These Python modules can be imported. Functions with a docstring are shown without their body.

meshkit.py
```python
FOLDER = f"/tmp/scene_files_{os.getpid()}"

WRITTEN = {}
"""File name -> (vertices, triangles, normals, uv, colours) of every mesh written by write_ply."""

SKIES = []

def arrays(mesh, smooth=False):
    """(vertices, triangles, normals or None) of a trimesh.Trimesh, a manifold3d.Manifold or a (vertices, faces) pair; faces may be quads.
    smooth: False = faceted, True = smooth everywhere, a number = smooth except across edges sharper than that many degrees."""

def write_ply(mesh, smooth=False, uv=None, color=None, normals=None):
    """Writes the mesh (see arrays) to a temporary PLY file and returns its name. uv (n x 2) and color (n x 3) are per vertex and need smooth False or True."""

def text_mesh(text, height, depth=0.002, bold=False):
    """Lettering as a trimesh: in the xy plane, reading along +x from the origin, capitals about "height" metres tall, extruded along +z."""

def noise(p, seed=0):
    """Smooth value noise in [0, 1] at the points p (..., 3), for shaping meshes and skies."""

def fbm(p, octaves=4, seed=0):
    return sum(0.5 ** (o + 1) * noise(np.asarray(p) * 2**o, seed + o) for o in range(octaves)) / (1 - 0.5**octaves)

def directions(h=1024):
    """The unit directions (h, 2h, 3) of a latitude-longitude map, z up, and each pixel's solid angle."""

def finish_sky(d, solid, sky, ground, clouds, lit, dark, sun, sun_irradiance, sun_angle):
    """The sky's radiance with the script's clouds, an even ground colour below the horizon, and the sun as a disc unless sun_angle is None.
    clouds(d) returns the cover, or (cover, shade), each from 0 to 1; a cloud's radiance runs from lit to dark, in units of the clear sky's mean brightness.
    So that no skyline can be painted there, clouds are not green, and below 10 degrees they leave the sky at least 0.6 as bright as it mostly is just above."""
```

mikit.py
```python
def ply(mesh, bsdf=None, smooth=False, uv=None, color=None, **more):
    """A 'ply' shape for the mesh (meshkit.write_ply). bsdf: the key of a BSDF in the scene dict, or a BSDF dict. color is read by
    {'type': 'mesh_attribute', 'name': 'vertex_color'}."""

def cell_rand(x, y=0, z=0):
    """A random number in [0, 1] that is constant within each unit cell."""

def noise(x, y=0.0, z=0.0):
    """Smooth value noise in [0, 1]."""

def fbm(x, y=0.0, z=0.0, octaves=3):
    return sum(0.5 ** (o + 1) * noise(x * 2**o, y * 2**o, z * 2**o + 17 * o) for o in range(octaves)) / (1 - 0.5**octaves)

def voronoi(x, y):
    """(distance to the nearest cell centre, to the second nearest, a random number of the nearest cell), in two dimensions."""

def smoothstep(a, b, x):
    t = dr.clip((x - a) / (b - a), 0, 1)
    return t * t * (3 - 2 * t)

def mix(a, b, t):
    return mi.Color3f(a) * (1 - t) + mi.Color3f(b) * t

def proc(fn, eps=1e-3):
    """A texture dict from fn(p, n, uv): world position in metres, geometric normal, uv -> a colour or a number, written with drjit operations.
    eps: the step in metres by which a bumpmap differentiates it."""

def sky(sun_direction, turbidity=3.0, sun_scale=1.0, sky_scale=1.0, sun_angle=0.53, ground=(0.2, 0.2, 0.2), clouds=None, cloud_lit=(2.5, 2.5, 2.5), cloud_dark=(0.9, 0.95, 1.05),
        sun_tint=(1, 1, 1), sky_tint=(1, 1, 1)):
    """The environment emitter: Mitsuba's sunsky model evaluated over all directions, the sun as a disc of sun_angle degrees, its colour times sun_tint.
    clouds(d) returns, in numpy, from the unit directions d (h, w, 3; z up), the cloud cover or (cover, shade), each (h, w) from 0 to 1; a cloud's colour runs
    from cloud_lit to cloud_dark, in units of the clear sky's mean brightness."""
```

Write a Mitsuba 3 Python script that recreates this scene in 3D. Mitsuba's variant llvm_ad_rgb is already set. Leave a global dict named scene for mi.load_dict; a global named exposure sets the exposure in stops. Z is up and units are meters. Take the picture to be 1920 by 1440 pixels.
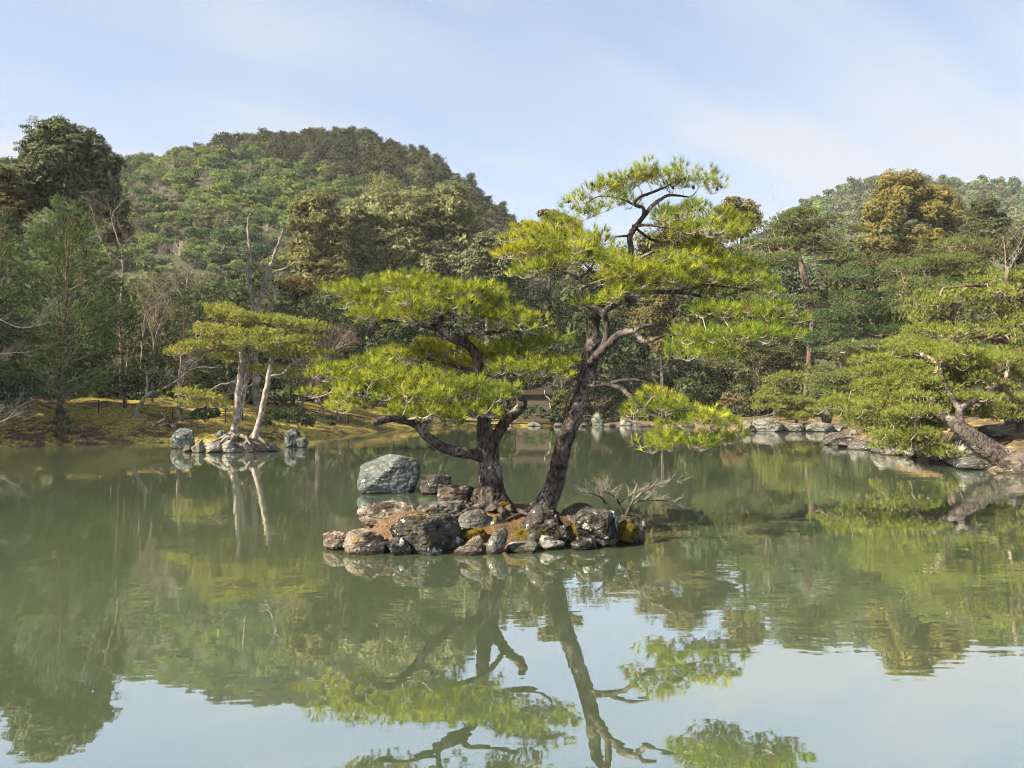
import math
import numpy as np
import trimesh
import shapely
import drjit as dr
import mitsuba as mi
import mikit
import meshkit
from scipy.spatial import cKDTree

T = mi.ScalarTransform4f
scene, labels = {}, {}

# ---------------------------------------------------------------- camera, sky, exposure
F, EYE, HORIZON = 1450.0, 2.5, 765.0           # focal length in photo pixels, eye height, horizon row of the photograph
TILT = math.atan((HORIZON - 720.0) / F)
SUN = np.array([-0.76, -0.40, 0.60])
exposure = 3.65
HAZE = 0.00015


def veil(d):
    """thin high cloud: a pale veil, long streaks that climb to the right, a few faint low puffs"""
    x, y, z = d[..., 0], d[..., 1], np.maximum(d[..., 2], 0.02)
    u, v = x / (z + 0.25), y / (z + 0.25)
    a, b = 0.87 * u + 0.5 * v, -0.5 * u + 0.87 * v
    streak = meshkit.fbm(np.stack([a * 0.8 + 0.5 * meshkit.noise(np.stack([a, b, 0 * a], -1) * 1.5), b * 7.0, 0 * a], -1), 5, seed=3)
    soft = meshkit.fbm(np.stack([u * 1.1, v * 1.1, 0 * u + 4], -1), 4, seed=8)
    puff = meshkit.fbm(np.stack([x * 9, y * 9, z * 26], -1), 4, seed=21)
    cover = 0.34 + 0.46 * np.clip((streak - 0.40) / 0.28, 0, 1) * np.clip((soft - 0.25) / 0.4, 0, 1) + 0.25 * np.clip((soft - 0.45) / 0.3, 0, 1)
    cover = cover + 0.45 * np.clip((puff - 0.60) / 0.2, 0, 1) * np.clip((0.36 - z) / 0.1, 0, 1) + 0.28 * np.clip((0.45 - z) / 0.4, 0, 1)
    return np.clip(cover, 0, 0.93), 0.25 + 0 * cover


scene["camera"] = {
    "type": "perspective", "fov": math.degrees(2 * math.atan(960.0 / F)), "fov_axis": "x", "near_clip": 0.05, "far_clip": 6000.0,
    "to_world": T().look_at(origin=[0, 0, EYE], target=[0, math.cos(TILT), EYE + math.sin(TILT)], up=[0, 0, 1]),
}
scene["sky"] = mikit.sky(SUN, turbidity=3, sun_scale=1.0, sky_scale=0.58, clouds=veil, cloud_lit=(1.33, 1.40, 1.54), cloud_dark=(0.95, 1.05, 1.2), sun_tint=(0.90, 1.0, 1.04), sky_tint=(1.05, 0.97, 0.97))


# ---------------------------------------------------------------- helpers
def P(px, py, Y):
    """the point that stands at the photograph's pixel (px, py), Y metres away"""
    u, v = (px - 960.0) / F, (720.0 - py) / F
    dy, dz = math.cos(TILT) - v * math.sin(TILT), math.sin(TILT) + v * math.cos(TILT)
    return np.array([u * Y / dy, Y, EYE + dz * Y / dy])


def W(py):
    """distance of the water line that the photograph shows at row py"""
    return F * EYE / (py - HORIZON)


def unit(a):
    return a / (np.linalg.norm(a, axis=-1, keepdims=True) + 1e-12)


def curve(pts, n):
    """Catmull-Rom through pts (k, m), n samples"""
    p = np.asarray(pts, float)
    if len(p) == 2:
        t = np.linspace(0, 1, n)[:, None]
        return p[0] * (1 - t) + p[1] * t
    q = np.vstack([2 * p[0] - p[1], p, 2 * p[-1] - p[-2]])
    seg = np.concatenate([[0], np.cumsum(np.linalg.norm(np.diff(p[:, :3], axis=0), axis=1))])
    s = np.interp(np.linspace(0, seg[-1], n), seg, np.arange(len(p)))
    i = np.minimum(s.astype(int), len(p) - 2)
    t = (s - i)[:, None]
    a, b, c, d = q[i], q[i + 1], q[i + 2], q[i + 3]
    return 0.5 * (2 * b + (c - a) * t + (2 * a - 5 * b + 4 * c - d) * t**2 + (3 * b - a - 3 * c + d) * t**3)


def tube(p, r, sides=6):
    """(vertices, triangles) of a tube round the polyline p with radii r, closed at its far end"""
    p = np.asarray(p, float)
    r = np.broadcast_to(r, (len(p),))
    t = unit(np.gradient(p, axis=0))
    a = np.zeros_like(t)
    ref = np.array([1.0, 0, 0]) if abs(t[0, 0]) < 0.8 else np.array([0, 1.0, 0])
    for k in range(len(p)):
        ref = ref - t[k] * (ref @ t[k])
        ref = ref / (np.linalg.norm(ref) + 1e-12)
        a[k] = ref
    b = np.cross(t, a)
    g = np.arange(sides) * 2 * np.pi / sides
    v = p[:, None] + r[:, None, None] * (np.cos(g)[None, :, None] * a[:, None] + np.sin(g)[None, :, None] * b[:, None])
    i, j = np.meshgrid(np.arange(len(p) - 1), np.arange(sides), indexing="ij")
    q = np.stack([i * sides + j, i * sides + (j + 1) % sides, (i + 1) * sides + (j + 1) % sides, (i + 1) * sides + j], -1).reshape(-1, 4)
    f = np.vstack([q[:, [0, 1, 2]], q[:, [0, 2, 3]]])
    n = len(p) * sides
    last = (len(p) - 1) * sides
    cap = np.stack([last + np.arange(sides), last + (np.arange(sides) + 1) % sides, np.full(sides, n)], 1)
    return np.vstack([v.reshape(-1, 3), p[-1:]]), np.vstack([f, cap])


def tubes(p, r, sides):
    """many tubes at once: p (m, n, 3), r (m, n)"""
    m, n = r.shape
    t = np.empty_like(p)
    t[:, 1:-1] = p[:, 2:] - p[:, :-2]
    t[:, 0], t[:, -1] = p[:, 1] - p[:, 0], p[:, -1] - p[:, -2]
    t = unit(t)
    ref = np.where(np.abs(t[:, :1, 0]) < 0.7, [[1.0, 0, 0]], [[0, 1.0, 0]])
    a = np.empty_like(p)
    for k in range(n):
        ref = unit(ref - t[:, k] * (ref * t[:, k]).sum(1, keepdims=True))
        a[:, k] = ref
    b = np.cross(t, a)
    g = np.arange(sides) * 2 * np.pi / sides
    v = p[:, :, None] + r[:, :, None, None] * (np.cos(g)[:, None] * a[:, :, None] + np.sin(g)[:, None] * b[:, :, None])
    i, j = np.meshgrid(np.arange(n - 1), np.arange(sides), indexing="ij")
    q = np.stack([i * sides + j, i * sides + (j + 1) % sides, (i + 1) * sides + (j + 1) % sides, (i + 1) * sides + j], -1).reshape(-1, 4)
    f = np.vstack([q[:, [0, 1, 2]], q[:, [0, 2, 3]]])
    f = (np.arange(m)[:, None, None] * (n * sides) + f[None]).reshape(-1, 3)
    return v.reshape(-1, 3), f, n * sides


class MB:
    """collects pieces of one mesh, with a colour per vertex"""

    def __init__(self):
        self.v, self.f, self.c, self.n, self.later = [], [], [], 0, {}

    def add(self, v, f, c=(0.5, 0.5, 0.5)):
        v = np.asarray(v, float)
        self.v.append(v)
        self.f.append(np.asarray(f) + self.n)
        self.c.append(np.broadcast_to(np.asarray(c, float), v.shape))
        self.n += len(v)
        return self

    def tube(self, p, r, sides, c):
        """one thin tube, built together with the others of its kind"""
        self.later.setdefault((len(p), sides), []).append((p, r, c))

    def mesh(self):
        for (n, sides), x in self.later.items():
            v, f, k = tubes(np.array([a[0] for a in x], float), np.array([a[1] for a in x], float), sides)
            self.add(v, f, np.repeat(np.array([a[2] for a in x], float), k, axis=0))
        self.later = {}
        return np.vstack(self.v), np.vstack(self.f), np.vstack(self.c)

    def build(self, key, bsdf, smooth=False):
        if self.n or self.later:
            v, f, c = self.mesh()
            scene[key] = mikit.ply((v, f), bsdf, smooth=smooth, color=np.clip(c, 0, 1))


def put(key, v, f, bsdf, smooth=False, color=None):
    scene[key] = mikit.ply((v, f), bsdf, smooth=smooth, color=color)


def tag(key, label=None, category=None, group=None, kind=None):
    d = {k: x for k, x in dict(label=label, category=category, group=group, kind=kind).items() if x}
    labels[key] = d


used = {}


def named(name):
    n = used.get(name, 0)
    used[name] = n + 1
    return name if n == 0 else f"{name}_{n:03d}"


def tints(rng, n, base, base2=None, jit=0.18):
    """n leaf colours between base and base2, each leaf a little different"""
    t = rng.random((n, 1))
    b = np.asarray(base) * (1 - t) + np.asarray(base2 if base2 is not None else base) * t
    return np.clip(b * (1 + jit * rng.standard_normal((n, 1))) * (1 + 0.06 * rng.standard_normal((n, 3))), 0.004, 0.9)


# ---------------------------------------------------------------- materials
def leafy(rough, trans, spec=0.5):
    return {"type": "principledthin", "base_color": {"type": "mesh_attribute", "name": "vertex_color"}, "roughness": rough, "diff_trans": trans, "eta": 1.3}


scene["needle_material"] = leafy(0.55, 0.55)
scene["leaf_material"] = leafy(0.6, 0.35)
scene["twig_material"] = {"type": "twosided", "bsdf": {"type": "diffuse", "reflectance": {"type": "mesh_attribute", "name": "vertex_color"}}}


def bark_fn(c1, c2, c3, fx, fz):
    def fn(p, n, uv):
        w = mikit.fbm(p.x * 2.1, p.y * 2.1, p.z * 0.9, 2) * 2.5
        a = mikit.fbm(p.x * fx + w, p.y * fx, p.z * fz, 4)
        b = mikit.noise(p.x * 3.1, p.y * 3.1, p.z * 2.3)
        c = mikit.fbm(p.x * 31, p.y * 31, p.z * 17, 2)
        m = mikit.mix(c1, c2, mikit.smoothstep(0.30, 0.68, a))
        return mikit.mix(m, c3, 0.75 * mikit.smoothstep(0.5, 0.8, b) * mikit.smoothstep(0.35, 0.6, c))
    return fn


def rough_bump(bsdf, fn, scale=1.0):
    return {"type": "bumpmap", "arbitrary": mikit.proc(fn, eps=4e-3), "scale": scale, "bsdf": bsdf}


scene["old_bark"] = {"type": "diffuse", "reflectance": mikit.proc(bark_fn((0.024, 0.020, 0.019), (0.085, 0.071, 0.067), (0.30, 0.262, 0.25), 26, 9))}
scene["red_bark"] = {"type": "diffuse", "reflectance": mikit.proc(bark_fn((0.055, 0.040, 0.034), (0.14, 0.100, 0.084), (0.24, 0.19, 0.165), 9, 5))}
scene["pale_bark"] = {"type": "diffuse", "reflectance": mikit.proc(bark_fn((0.15, 0.118, 0.10), (0.33, 0.275, 0.245), (0.46, 0.41, 0.375), 9, 5))}
scene["grey_bark"] = {"type": "diffuse", "reflectance": mikit.proc(bark_fn((0.10, 0.085, 0.075), (0.24, 0.21, 0.18), (0.38, 0.35, 0.31), 7, 4))}


def rock_fn(dark, mid, pale, lichen, moss, k=1.0):
    def fn(p, n, uv):
        x, y, z = p.x * k, p.y * k, p.z * k
        big = mikit.fbm(x * 2.3 + 3, y * 2.3, z * 2.9, 3)
        mid_n = mikit.fbm(x * 9, y * 9, z * 11, 4)
        fine = mikit.fbm(x * 37, y * 37, z * 37, 3)
        c = mikit.mix(dark, mid, mikit.smoothstep(0.36, 0.60, 0.45 * big + 0.55 * mid_n))
        c = mikit.mix(c, pale, 0.7 * mikit.smoothstep(0.58, 0.72, 0.6 * mid_n + 0.4 * fine))
        spot = mikit.fbm(x * 5.3 + 11, y * 5.3, z * 5.3, 3)
        c = mikit.mix(c, lichen, 0.8 * mikit.smoothstep(0.64, 0.70, 0.75 * spot + 0.25 * fine))
        g = mikit.fbm(x * 3.7, y * 3.7 + 5, z * 3.7, 3)
        c = mikit.mix(c, moss, 0.8 * mikit.smoothstep(0.62, 0.70, 0.8 * g + 0.2 * fine))
        c = c * (0.62 + 0.76 * fine)
        wet = mikit.smoothstep(0.012, -0.012, p.z - 0.015 - 0.09 * mid_n)   # the dark algae line that the pond leaves on its stones
        return mikit.mix(c, (0.022, 0.021, 0.015), 0.8 * wet)
    return fn


def rock_relief(k=1.0):
    def fn(p, n, uv):
        a = mikit.fbm(p.x * 14 * k, p.y * 14 * k, p.z * 17 * k, 4)
        b = dr.abs(mikit.noise(p.x * 6 * k + 9, p.y * 6 * k, p.z * 8 * k) - 0.5)
        return (0.030 * a + 0.016 * mikit.smoothstep(0, 0.12, b)) / k
    return fn


LICH, MOSSY = (0.36, 0.40, 0.36), (0.15, 0.12, 0.025)
for name, cols, k in (
    ("grey_rock", ((0.045, 0.050, 0.053), (0.105, 0.115, 0.118), (0.21, 0.225, 0.223), (0.33, 0.36, 0.34), (0.11, 0.10, 0.06)), 1.0),
    ("dark_rock", ((0.018, 0.0165, 0.0155), (0.060, 0.056, 0.053), (0.20, 0.19, 0.18), LICH, (0.05, 0.045, 0.012)), 1.0),
    ("pale_rock", ((0.13, 0.13, 0.11), (0.30, 0.30, 0.25), (0.42, 0.42, 0.37), (0.45, 0.47, 0.40), (0.16, 0.12, 0.05)), 0.6),
    ("slate_rock", ((0.040, 0.038, 0.036), (0.105, 0.103, 0.100), (0.24, 0.235, 0.23), (0.34, 0.35, 0.33), (0.10, 0.075, 0.03)), 1.0),
    ("warm_rock", ((0.06, 0.046, 0.038), (0.18, 0.150, 0.127), (0.36, 0.315, 0.28), (0.36, 0.36, 0.33), (0.20, 0.12, 0.04)), 1.0),
    ("brown_rock", ((0.046, 0.037, 0.033), (0.125, 0.102, 0.092), (0.235, 0.20, 0.183), (0.28, 0.28, 0.26), (0.10, 0.07, 0.03)), 1.0),
    ("shore_rock", ((0.07, 0.065, 0.06), (0.19, 0.185, 0.17), (0.34, 0.335, 0.31), (0.42, 0.44, 0.40), (0.12, 0.10, 0.04)), 0.4),
):
    scene[name] = rough_bump({"type": "diffuse", "reflectance": mikit.proc(rock_fn(*cols, k))}, rock_relief(k))


def ground_fn(p, n, uv):
    a = mikit.fbm(p.x * 0.35, p.y * 0.35, 0, 4)
    b = mikit.fbm(p.x * 1.9, p.y * 1.9, p.z * 2, 4)
    c = mikit.fbm(p.x * 9, p.y * 9, p.z * 9, 3)
    moss = mikit.mix((0.11, 0.092, 0.026), (0.36, 0.285, 0.080), mikit.smoothstep(0.35, 0.65, c))
    earth = mikit.mix((0.045, 0.032, 0.022), (0.12, 0.085, 0.055), mikit.smoothstep(0.3, 0.7, c))
    m = mikit.mix(earth, moss, mikit.smoothstep(0.40, 0.54, 0.45 * a + 0.55 * b))
    fallen = mikit.mix((0.075, 0.055, 0.038), (0.19, 0.14, 0.10), mikit.smoothstep(0.3, 0.7, 0.6 * b + 0.4 * c))
    return mikit.mix(m, fallen, mikit.smoothstep(12, 15, p.x + 4 * a) * (1 - 0.85 * mikit.smoothstep(0.56, 0.64, b)))


def litter_fn(p, n, uv):
    a = mikit.fbm(p.x * 1.3 + 5.2, p.y * 1.3, 0, 3)
    b = mikit.fbm(p.x * 7, p.y * 7, p.z * 7, 4)
    c = mikit.fbm(p.x * 45, p.y * 45, p.z * 45, 2)
    litter = mikit.mix((0.075, 0.048, 0.034), (0.22, 0.145, 0.105), mikit.smoothstep(0.3, 0.7, 0.5 * b + 0.5 * c))
    moss = mikit.mix((0.055, 0.042, 0.010), (0.17, 0.125, 0.026), mikit.smoothstep(0.3, 0.7, c))
    return mikit.mix(litter, moss, mikit.smoothstep(0.47, 0.57, 0.6 * a + 0.4 * b))


def moss_fn(p, n, uv):
    b = mikit.fbm(p.x * 12, p.y * 12, p.z * 12, 3)
    c = mikit.fbm(p.x * 60, p.y * 60, p.z * 60, 2)
    return mikit.mix((0.020, 0.018, 0.006), (0.12, 0.088, 0.016), mikit.smoothstep(0.3, 0.7, 0.5 * b + 0.5 * c))


def root_earth_fn(p, n, uv):
    a = mikit.fbm(p.x * 1.6, p.y * 1.6, p.z * 2, 4)
    c = mikit.fbm(p.x * 7, p.y * 7, p.z * 9, 4)
    m = mikit.mix((0.07, 0.055, 0.042), (0.25, 0.205, 0.165), mikit.smoothstep(0.3, 0.7, c))
    return mikit.mix(m, (0.20, 0.165, 0.045), 0.8 * mikit.smoothstep(0.54, 0.62, 0.7 * a + 0.3 * c))


scene["islet_earth"] = {"type": "diffuse", "reflectance": mikit.proc(root_earth_fn)}
scene["mossy_ground"] = {"type": "diffuse", "reflectance": mikit.proc(ground_fn)}
scene["needle_litter"] = {"type": "diffuse", "reflectance": mikit.proc(litter_fn)}
scene["moss_material"] = {"type": "diffuse", "reflectance": mikit.proc(moss_fn)}
scene["forest_floor"] = {"type": "diffuse", "reflectance": {"type": "rgb", "value": [0.055, 0.06, 0.035]}}


def wood_fn(p, n, uv):
    a = mikit.fbm(p.x * 1.3, p.y * 1.3, p.z * 30, 3)
    return mikit.mix((0.070, 0.055, 0.045), (0.125, 0.100, 0.083), a)


scene["old_wood"] = {"type": "diffuse", "reflectance": mikit.proc(wood_fn)}
scene["plain_paint"] = {"type": "diffuse", "reflectance": {"type": "rgb", "value": [0.45, 0.43, 0.40]}}


def ripple(p, n, uv):
    """wind ripples: short crests roughly across the view, calmer in patches"""
    x, y = p.x, p.y
    wob = mikit.noise(x * 0.35, y * 0.35)
    calm = 0.35 + 0.9 * mikit.smoothstep(0.35, 0.65, mikit.fbm(x * 0.11 + 3, y * 0.16, 0, 3))
    a = mikit.fbm(x * 1.6 + 0.5 * y + wob, y * 5.0 - 0.6 * x + wob, 0, 3)
    b = mikit.fbm(x * 0.55 - 0.1 * y, y * 1.5 + 0.2 * x, 7, 2)
    c = mikit.noise(x * 5 + wob * 2, y * 13 + 2 * wob, 3)
    return calm * (0.0013 * a + 0.0024 * b + 0.0004 * c)


scene["pond_water"] = rough_bump({
    "type": "blendbsdf", "weight": 0.56,
    "below": {"type": "plastic", "diffuse_reflectance": {"type": "rgb", "value": [0.086, 0.110, 0.064]}, "int_ior": 1.33},
    "above": {"type": "conductor", "material": "none", "specular_reflectance": {"type": "rgb", "value": [0.96, 0.98, 0.98]}},
}, ripple)

# ---------------------------------------------------------------- ground, water, hills
SHORE = np.array([(-46, 46), (-38, 48), (-32.9, 49.7), (-29.3, 52.5), (-25, 55.8), (-19.9, 56.6), (-17.8, 64.7), (-14.9, 77), (-12.3, 94), (-11, 100), (-4.3, 105), (3, 108), (10.8, 111.5),
                  (18.2, 110), (24, 103), (24.9, 84), (29.5, 82), (33.9, 82), (38, 76), (39, 69), (34, 63.5), (27, 61), (24.9, 59.4), (22.6, 54), (21.9, 49.6), (21.0, 43.7), (21.2, 39), (19.8, 33.2),
                  (19.0, 30.5), (20.5, 28.3), (27, 25), (36, 18), (44, 5), (40, 2.2), (-42, 2.2), (-52, 12), (-52, 34)], float)


def closed_curve(p, k=6):
    q = np.vstack([p[-2:], p, p[:3]])
    t = np.linspace(0, 1, k, endpoint=False)[:, None]
    out = []
    for i in range(1, len(p) + 1):
        a, b, c, d = q[i], q[i + 1], q[i + 2], q[i + 3]
        out.append(0.5 * (2 * b + (c - a) * t + (2 * a - 5 * b + 4 * c - d) * t**2 + (3 * b - a - 3 * c + d) * t**3))
    return np.vstack(out)


POND = shapely.Polygon(closed_curve(SHORE)).buffer(0)
shapely.prepare(POND)
EDGE = POND.exterior


def ground_z(x, y):
    x, y = np.broadcast_arrays(np.asarray(x, float), np.asarray(y, float))
    pts = shapely.points(x, y)
    d = shapely.distance(pts, EDGE)
    inside = shapely.contains_xy(POND, x, y)
    wob = meshkit.fbm(np.stack([x * 0.22, y * 0.22, 0 * x], -1), 4, seed=5) - 0.5
    fine = meshkit.fbm(np.stack([x * 1.1, y * 1.1, 0 * x + 3], -1), 3, seed=9) - 0.5
    left = np.clip((-12 - x) / 12, 0, 1) * np.clip((y - 40) / 10, 0, 1)
    rise = 0.32 * np.minimum(d, 0.6) / 0.6 + left * (0.23 * np.clip(d - 0.6, 0, 13)) + (1 - left) * 0.07 * np.clip(d - 0.6, 0, 12)
    spit = np.exp(-((x - 27) / 9.0) ** 2 - ((y - 42) / 16.0) ** 2)
    z = rise + 1.1 * spit * np.clip(d / 2.5, 0, 1) + wob * np.clip(d / 4, 0, 1) * 0.9 + fine * 0.22 * np.clip(d / 0.8, 0.2, 1)
    return np.where(inside, -np.minimum(d * 0.7, 1.2) - 0.02, z)


def axis(*parts):
    return np.unique(np.concatenate([np.arange(a, b, s) for a, b, s in parts]).round(3))


gx = axis((-1500, -400, 100), (-400, -70, 15), (-70, 60, 0.7), (60, 120, 4), (120, 400, 20), (400, 1501, 100))
gy = axis((-1500, -200, 100), (-200, -10, 20), (-10, 26, 2), (26, 122, 0.72), (122, 180, 4), (180, 400, 20), (400, 1501, 100))
X, Yg = np.meshgrid(gx, gy, indexing="ij")
Z = ground_z(X, Yg)
i, j = np.meshgrid(np.arange(len(gx) - 1), np.arange(len(gy) - 1), indexing="ij")
ny = len(gy)
quads = np.stack([i * ny + j, (i + 1) * ny + j, (i + 1) * ny + j + 1, i * ny + j + 1], -1).reshape(-1, 4)
put("ground", np.stack([X, Yg, Z], -1).reshape(-1, 3), quads, "mossy_ground", smooth=True)
tag("ground", kind="structure")

wx, wy = np.meshgrid([-60.0, 60.0], [-2.0, 120.0], indexing="ij")
scene["water"] = {"type": "rectangle", "to_world": T().translate([0, 59, 0]).scale([62, 61, 1]), "bsdf": {"type": "ref", "id": "pond_water"}}
tag("water", kind="structure")


def hill(key, prof, Yr, Yf, back, step, canopy, rough, seed):
    """a ridge running across the view at distance Yr, its foot at Yf; prof: skyline (px, py) of the photograph"""
    prof = np.array(prof, float)
    tops = np.array([P(a, b, Yr) for a, b in prof])
    xs = np.arange(tops[0, 0], tops[-1, 0] + step, step)
    ridge = np.interp(xs, tops[:, 0], tops[:, 2] - canopy)
    k = np.ones(5) / 5
    ridge = np.convolve(np.pad(ridge, 2, mode="edge"), k, mode="valid")
    ys = np.arange(Yf, Yr + back, step)
    t = np.clip((ys - Yf) / (Yr - Yf), 0, 1)
    up = t ** 0.9
    down = np.clip((ys - Yr) / back, 0, 1)
    shape = np.where(ys <= Yr, up, 1 - 0.8 * down)
    gxx, gyy = np.meshgrid(xs, ys, indexing="ij")
    lump = meshkit.fbm(np.stack([gxx / 45, gyy / 45, 0 * gxx], -1), 4, seed=seed) - 0.5
    z = ridge[:, None] * shape[None, :] + rough * lump * np.clip(1 - np.abs(t - 0.5) * 2, 0, 1)[None, :] * 1.6
    z = np.where(ys[None, :] > Yf + 0.1, z, -3.0)
    a, b = np.meshgrid(np.arange(len(xs) - 1), np.arange(len(ys) - 1), indexing="ij")
    n = len(ys)
    q = np.stack([a * n + b, (a + 1) * n + b, (a + 1) * n + b + 1, a * n + b + 1], -1).reshape(-1, 4)
    put(key, np.stack([gxx, gyy, z], -1).reshape(-1, 3), q, "forest_floor", smooth=True)
    tag(key, kind="structure")
    return xs, ys, z


# ---------------------------------------------------------------- foliage builders
def blades(rng, p, a, n, L, w, spread, col):
    """n needles at each tuft p (m, 3) round its axis a: one slender triangle each"""
    m = len(p)
    d = unit(a[:, None] + spread * rng.standard_normal((m, n, 3)))
    s = unit(np.cross(d, rng.standard_normal((m, n, 3))))
    base = p[:, None] + a[:, None] * (L * 0.45 * rng.random((m, n, 1)))
    ln = L * (0.75 + 0.45 * rng.random((m, n, 1)))
    v = np.stack([base - s * w / 2, base + s * w / 2, base + d * ln], 2).reshape(-1, 3)
    f = np.arange(len(v)).reshape(-1, 3)
    c = np.repeat(np.repeat(col, n, axis=0) * (1 + 0.12 * rng.standard_normal((m * n, 1))), 3, axis=0)
    return v, f, np.clip(c, 0.004, 0.9)


def leaves(rng, p, nrm, size, col, tilt=0.6, tri=False):
    """a four-cornered leaf at each p, facing roughly nrm"""
    m = len(p)
    n = unit(nrm + tilt * rng.standard_normal((m, 3)))
    s = unit(np.cross(n, rng.standard_normal((m, 3))))
    t = np.cross(n, s)
    ln = size * (0.7 + 0.6 * rng.random((m, 1)))
    if tri:
        v = np.stack([p - t * ln * 0.7 - s * ln * 0.45, p - t * ln * 0.7 + s * ln * 0.45, p + t * ln], 1).reshape(-1, 3)
        return v, np.arange(3 * m).reshape(-1, 3), np.repeat(col, 3, axis=0)
    v = np.stack([p - t * ln, p + s * ln * 0.5, p + t * ln, p - s * ln * 0.5], 1).reshape(-1, 3)
    k = np.arange(m)[:, None] * 4
    f = np.vstack([k + [0, 1, 2], k + [0, 2, 3]])
    return v, f, np.repeat(col, 4, axis=0)


def grow(roots, targets, alpha=0.35, root_cost=0.0):
    """joins the targets to the roots as branches do: parent index of each target (negative: root -1-k), in order"""
    roots, targets = np.asarray(roots), np.asarray(targets)
    d = np.linalg.norm(targets[:, None] - roots[None], axis=2)
    best = d.argmin(1)
    cost = d.min(1)
    par = -1 - best
    path = cost.copy()
    order, done = [], np.zeros(len(targets), bool)
    for _ in range(len(targets)):
        k = int(np.where(done, np.inf, cost).argmin())
        done[k] = True
        order.append(k)
        e = np.linalg.norm(targets - targets[k], axis=1)
        c = e + alpha * path[k]
        better = (~done) & (c < cost)
        cost[better], par[better], path[better] = c[better], k, path[k] + e[better]
    return par, order


def quad(n):
    t = np.linspace(0, 1, n)[:, None]
    return np.hstack([(1 - t) ** 2, 2 * t * (1 - t), t**2])


QUAD3, QUAD4, QUAD5, QUAD7 = quad(3), quad(4), quad(5), quad(7)


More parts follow.
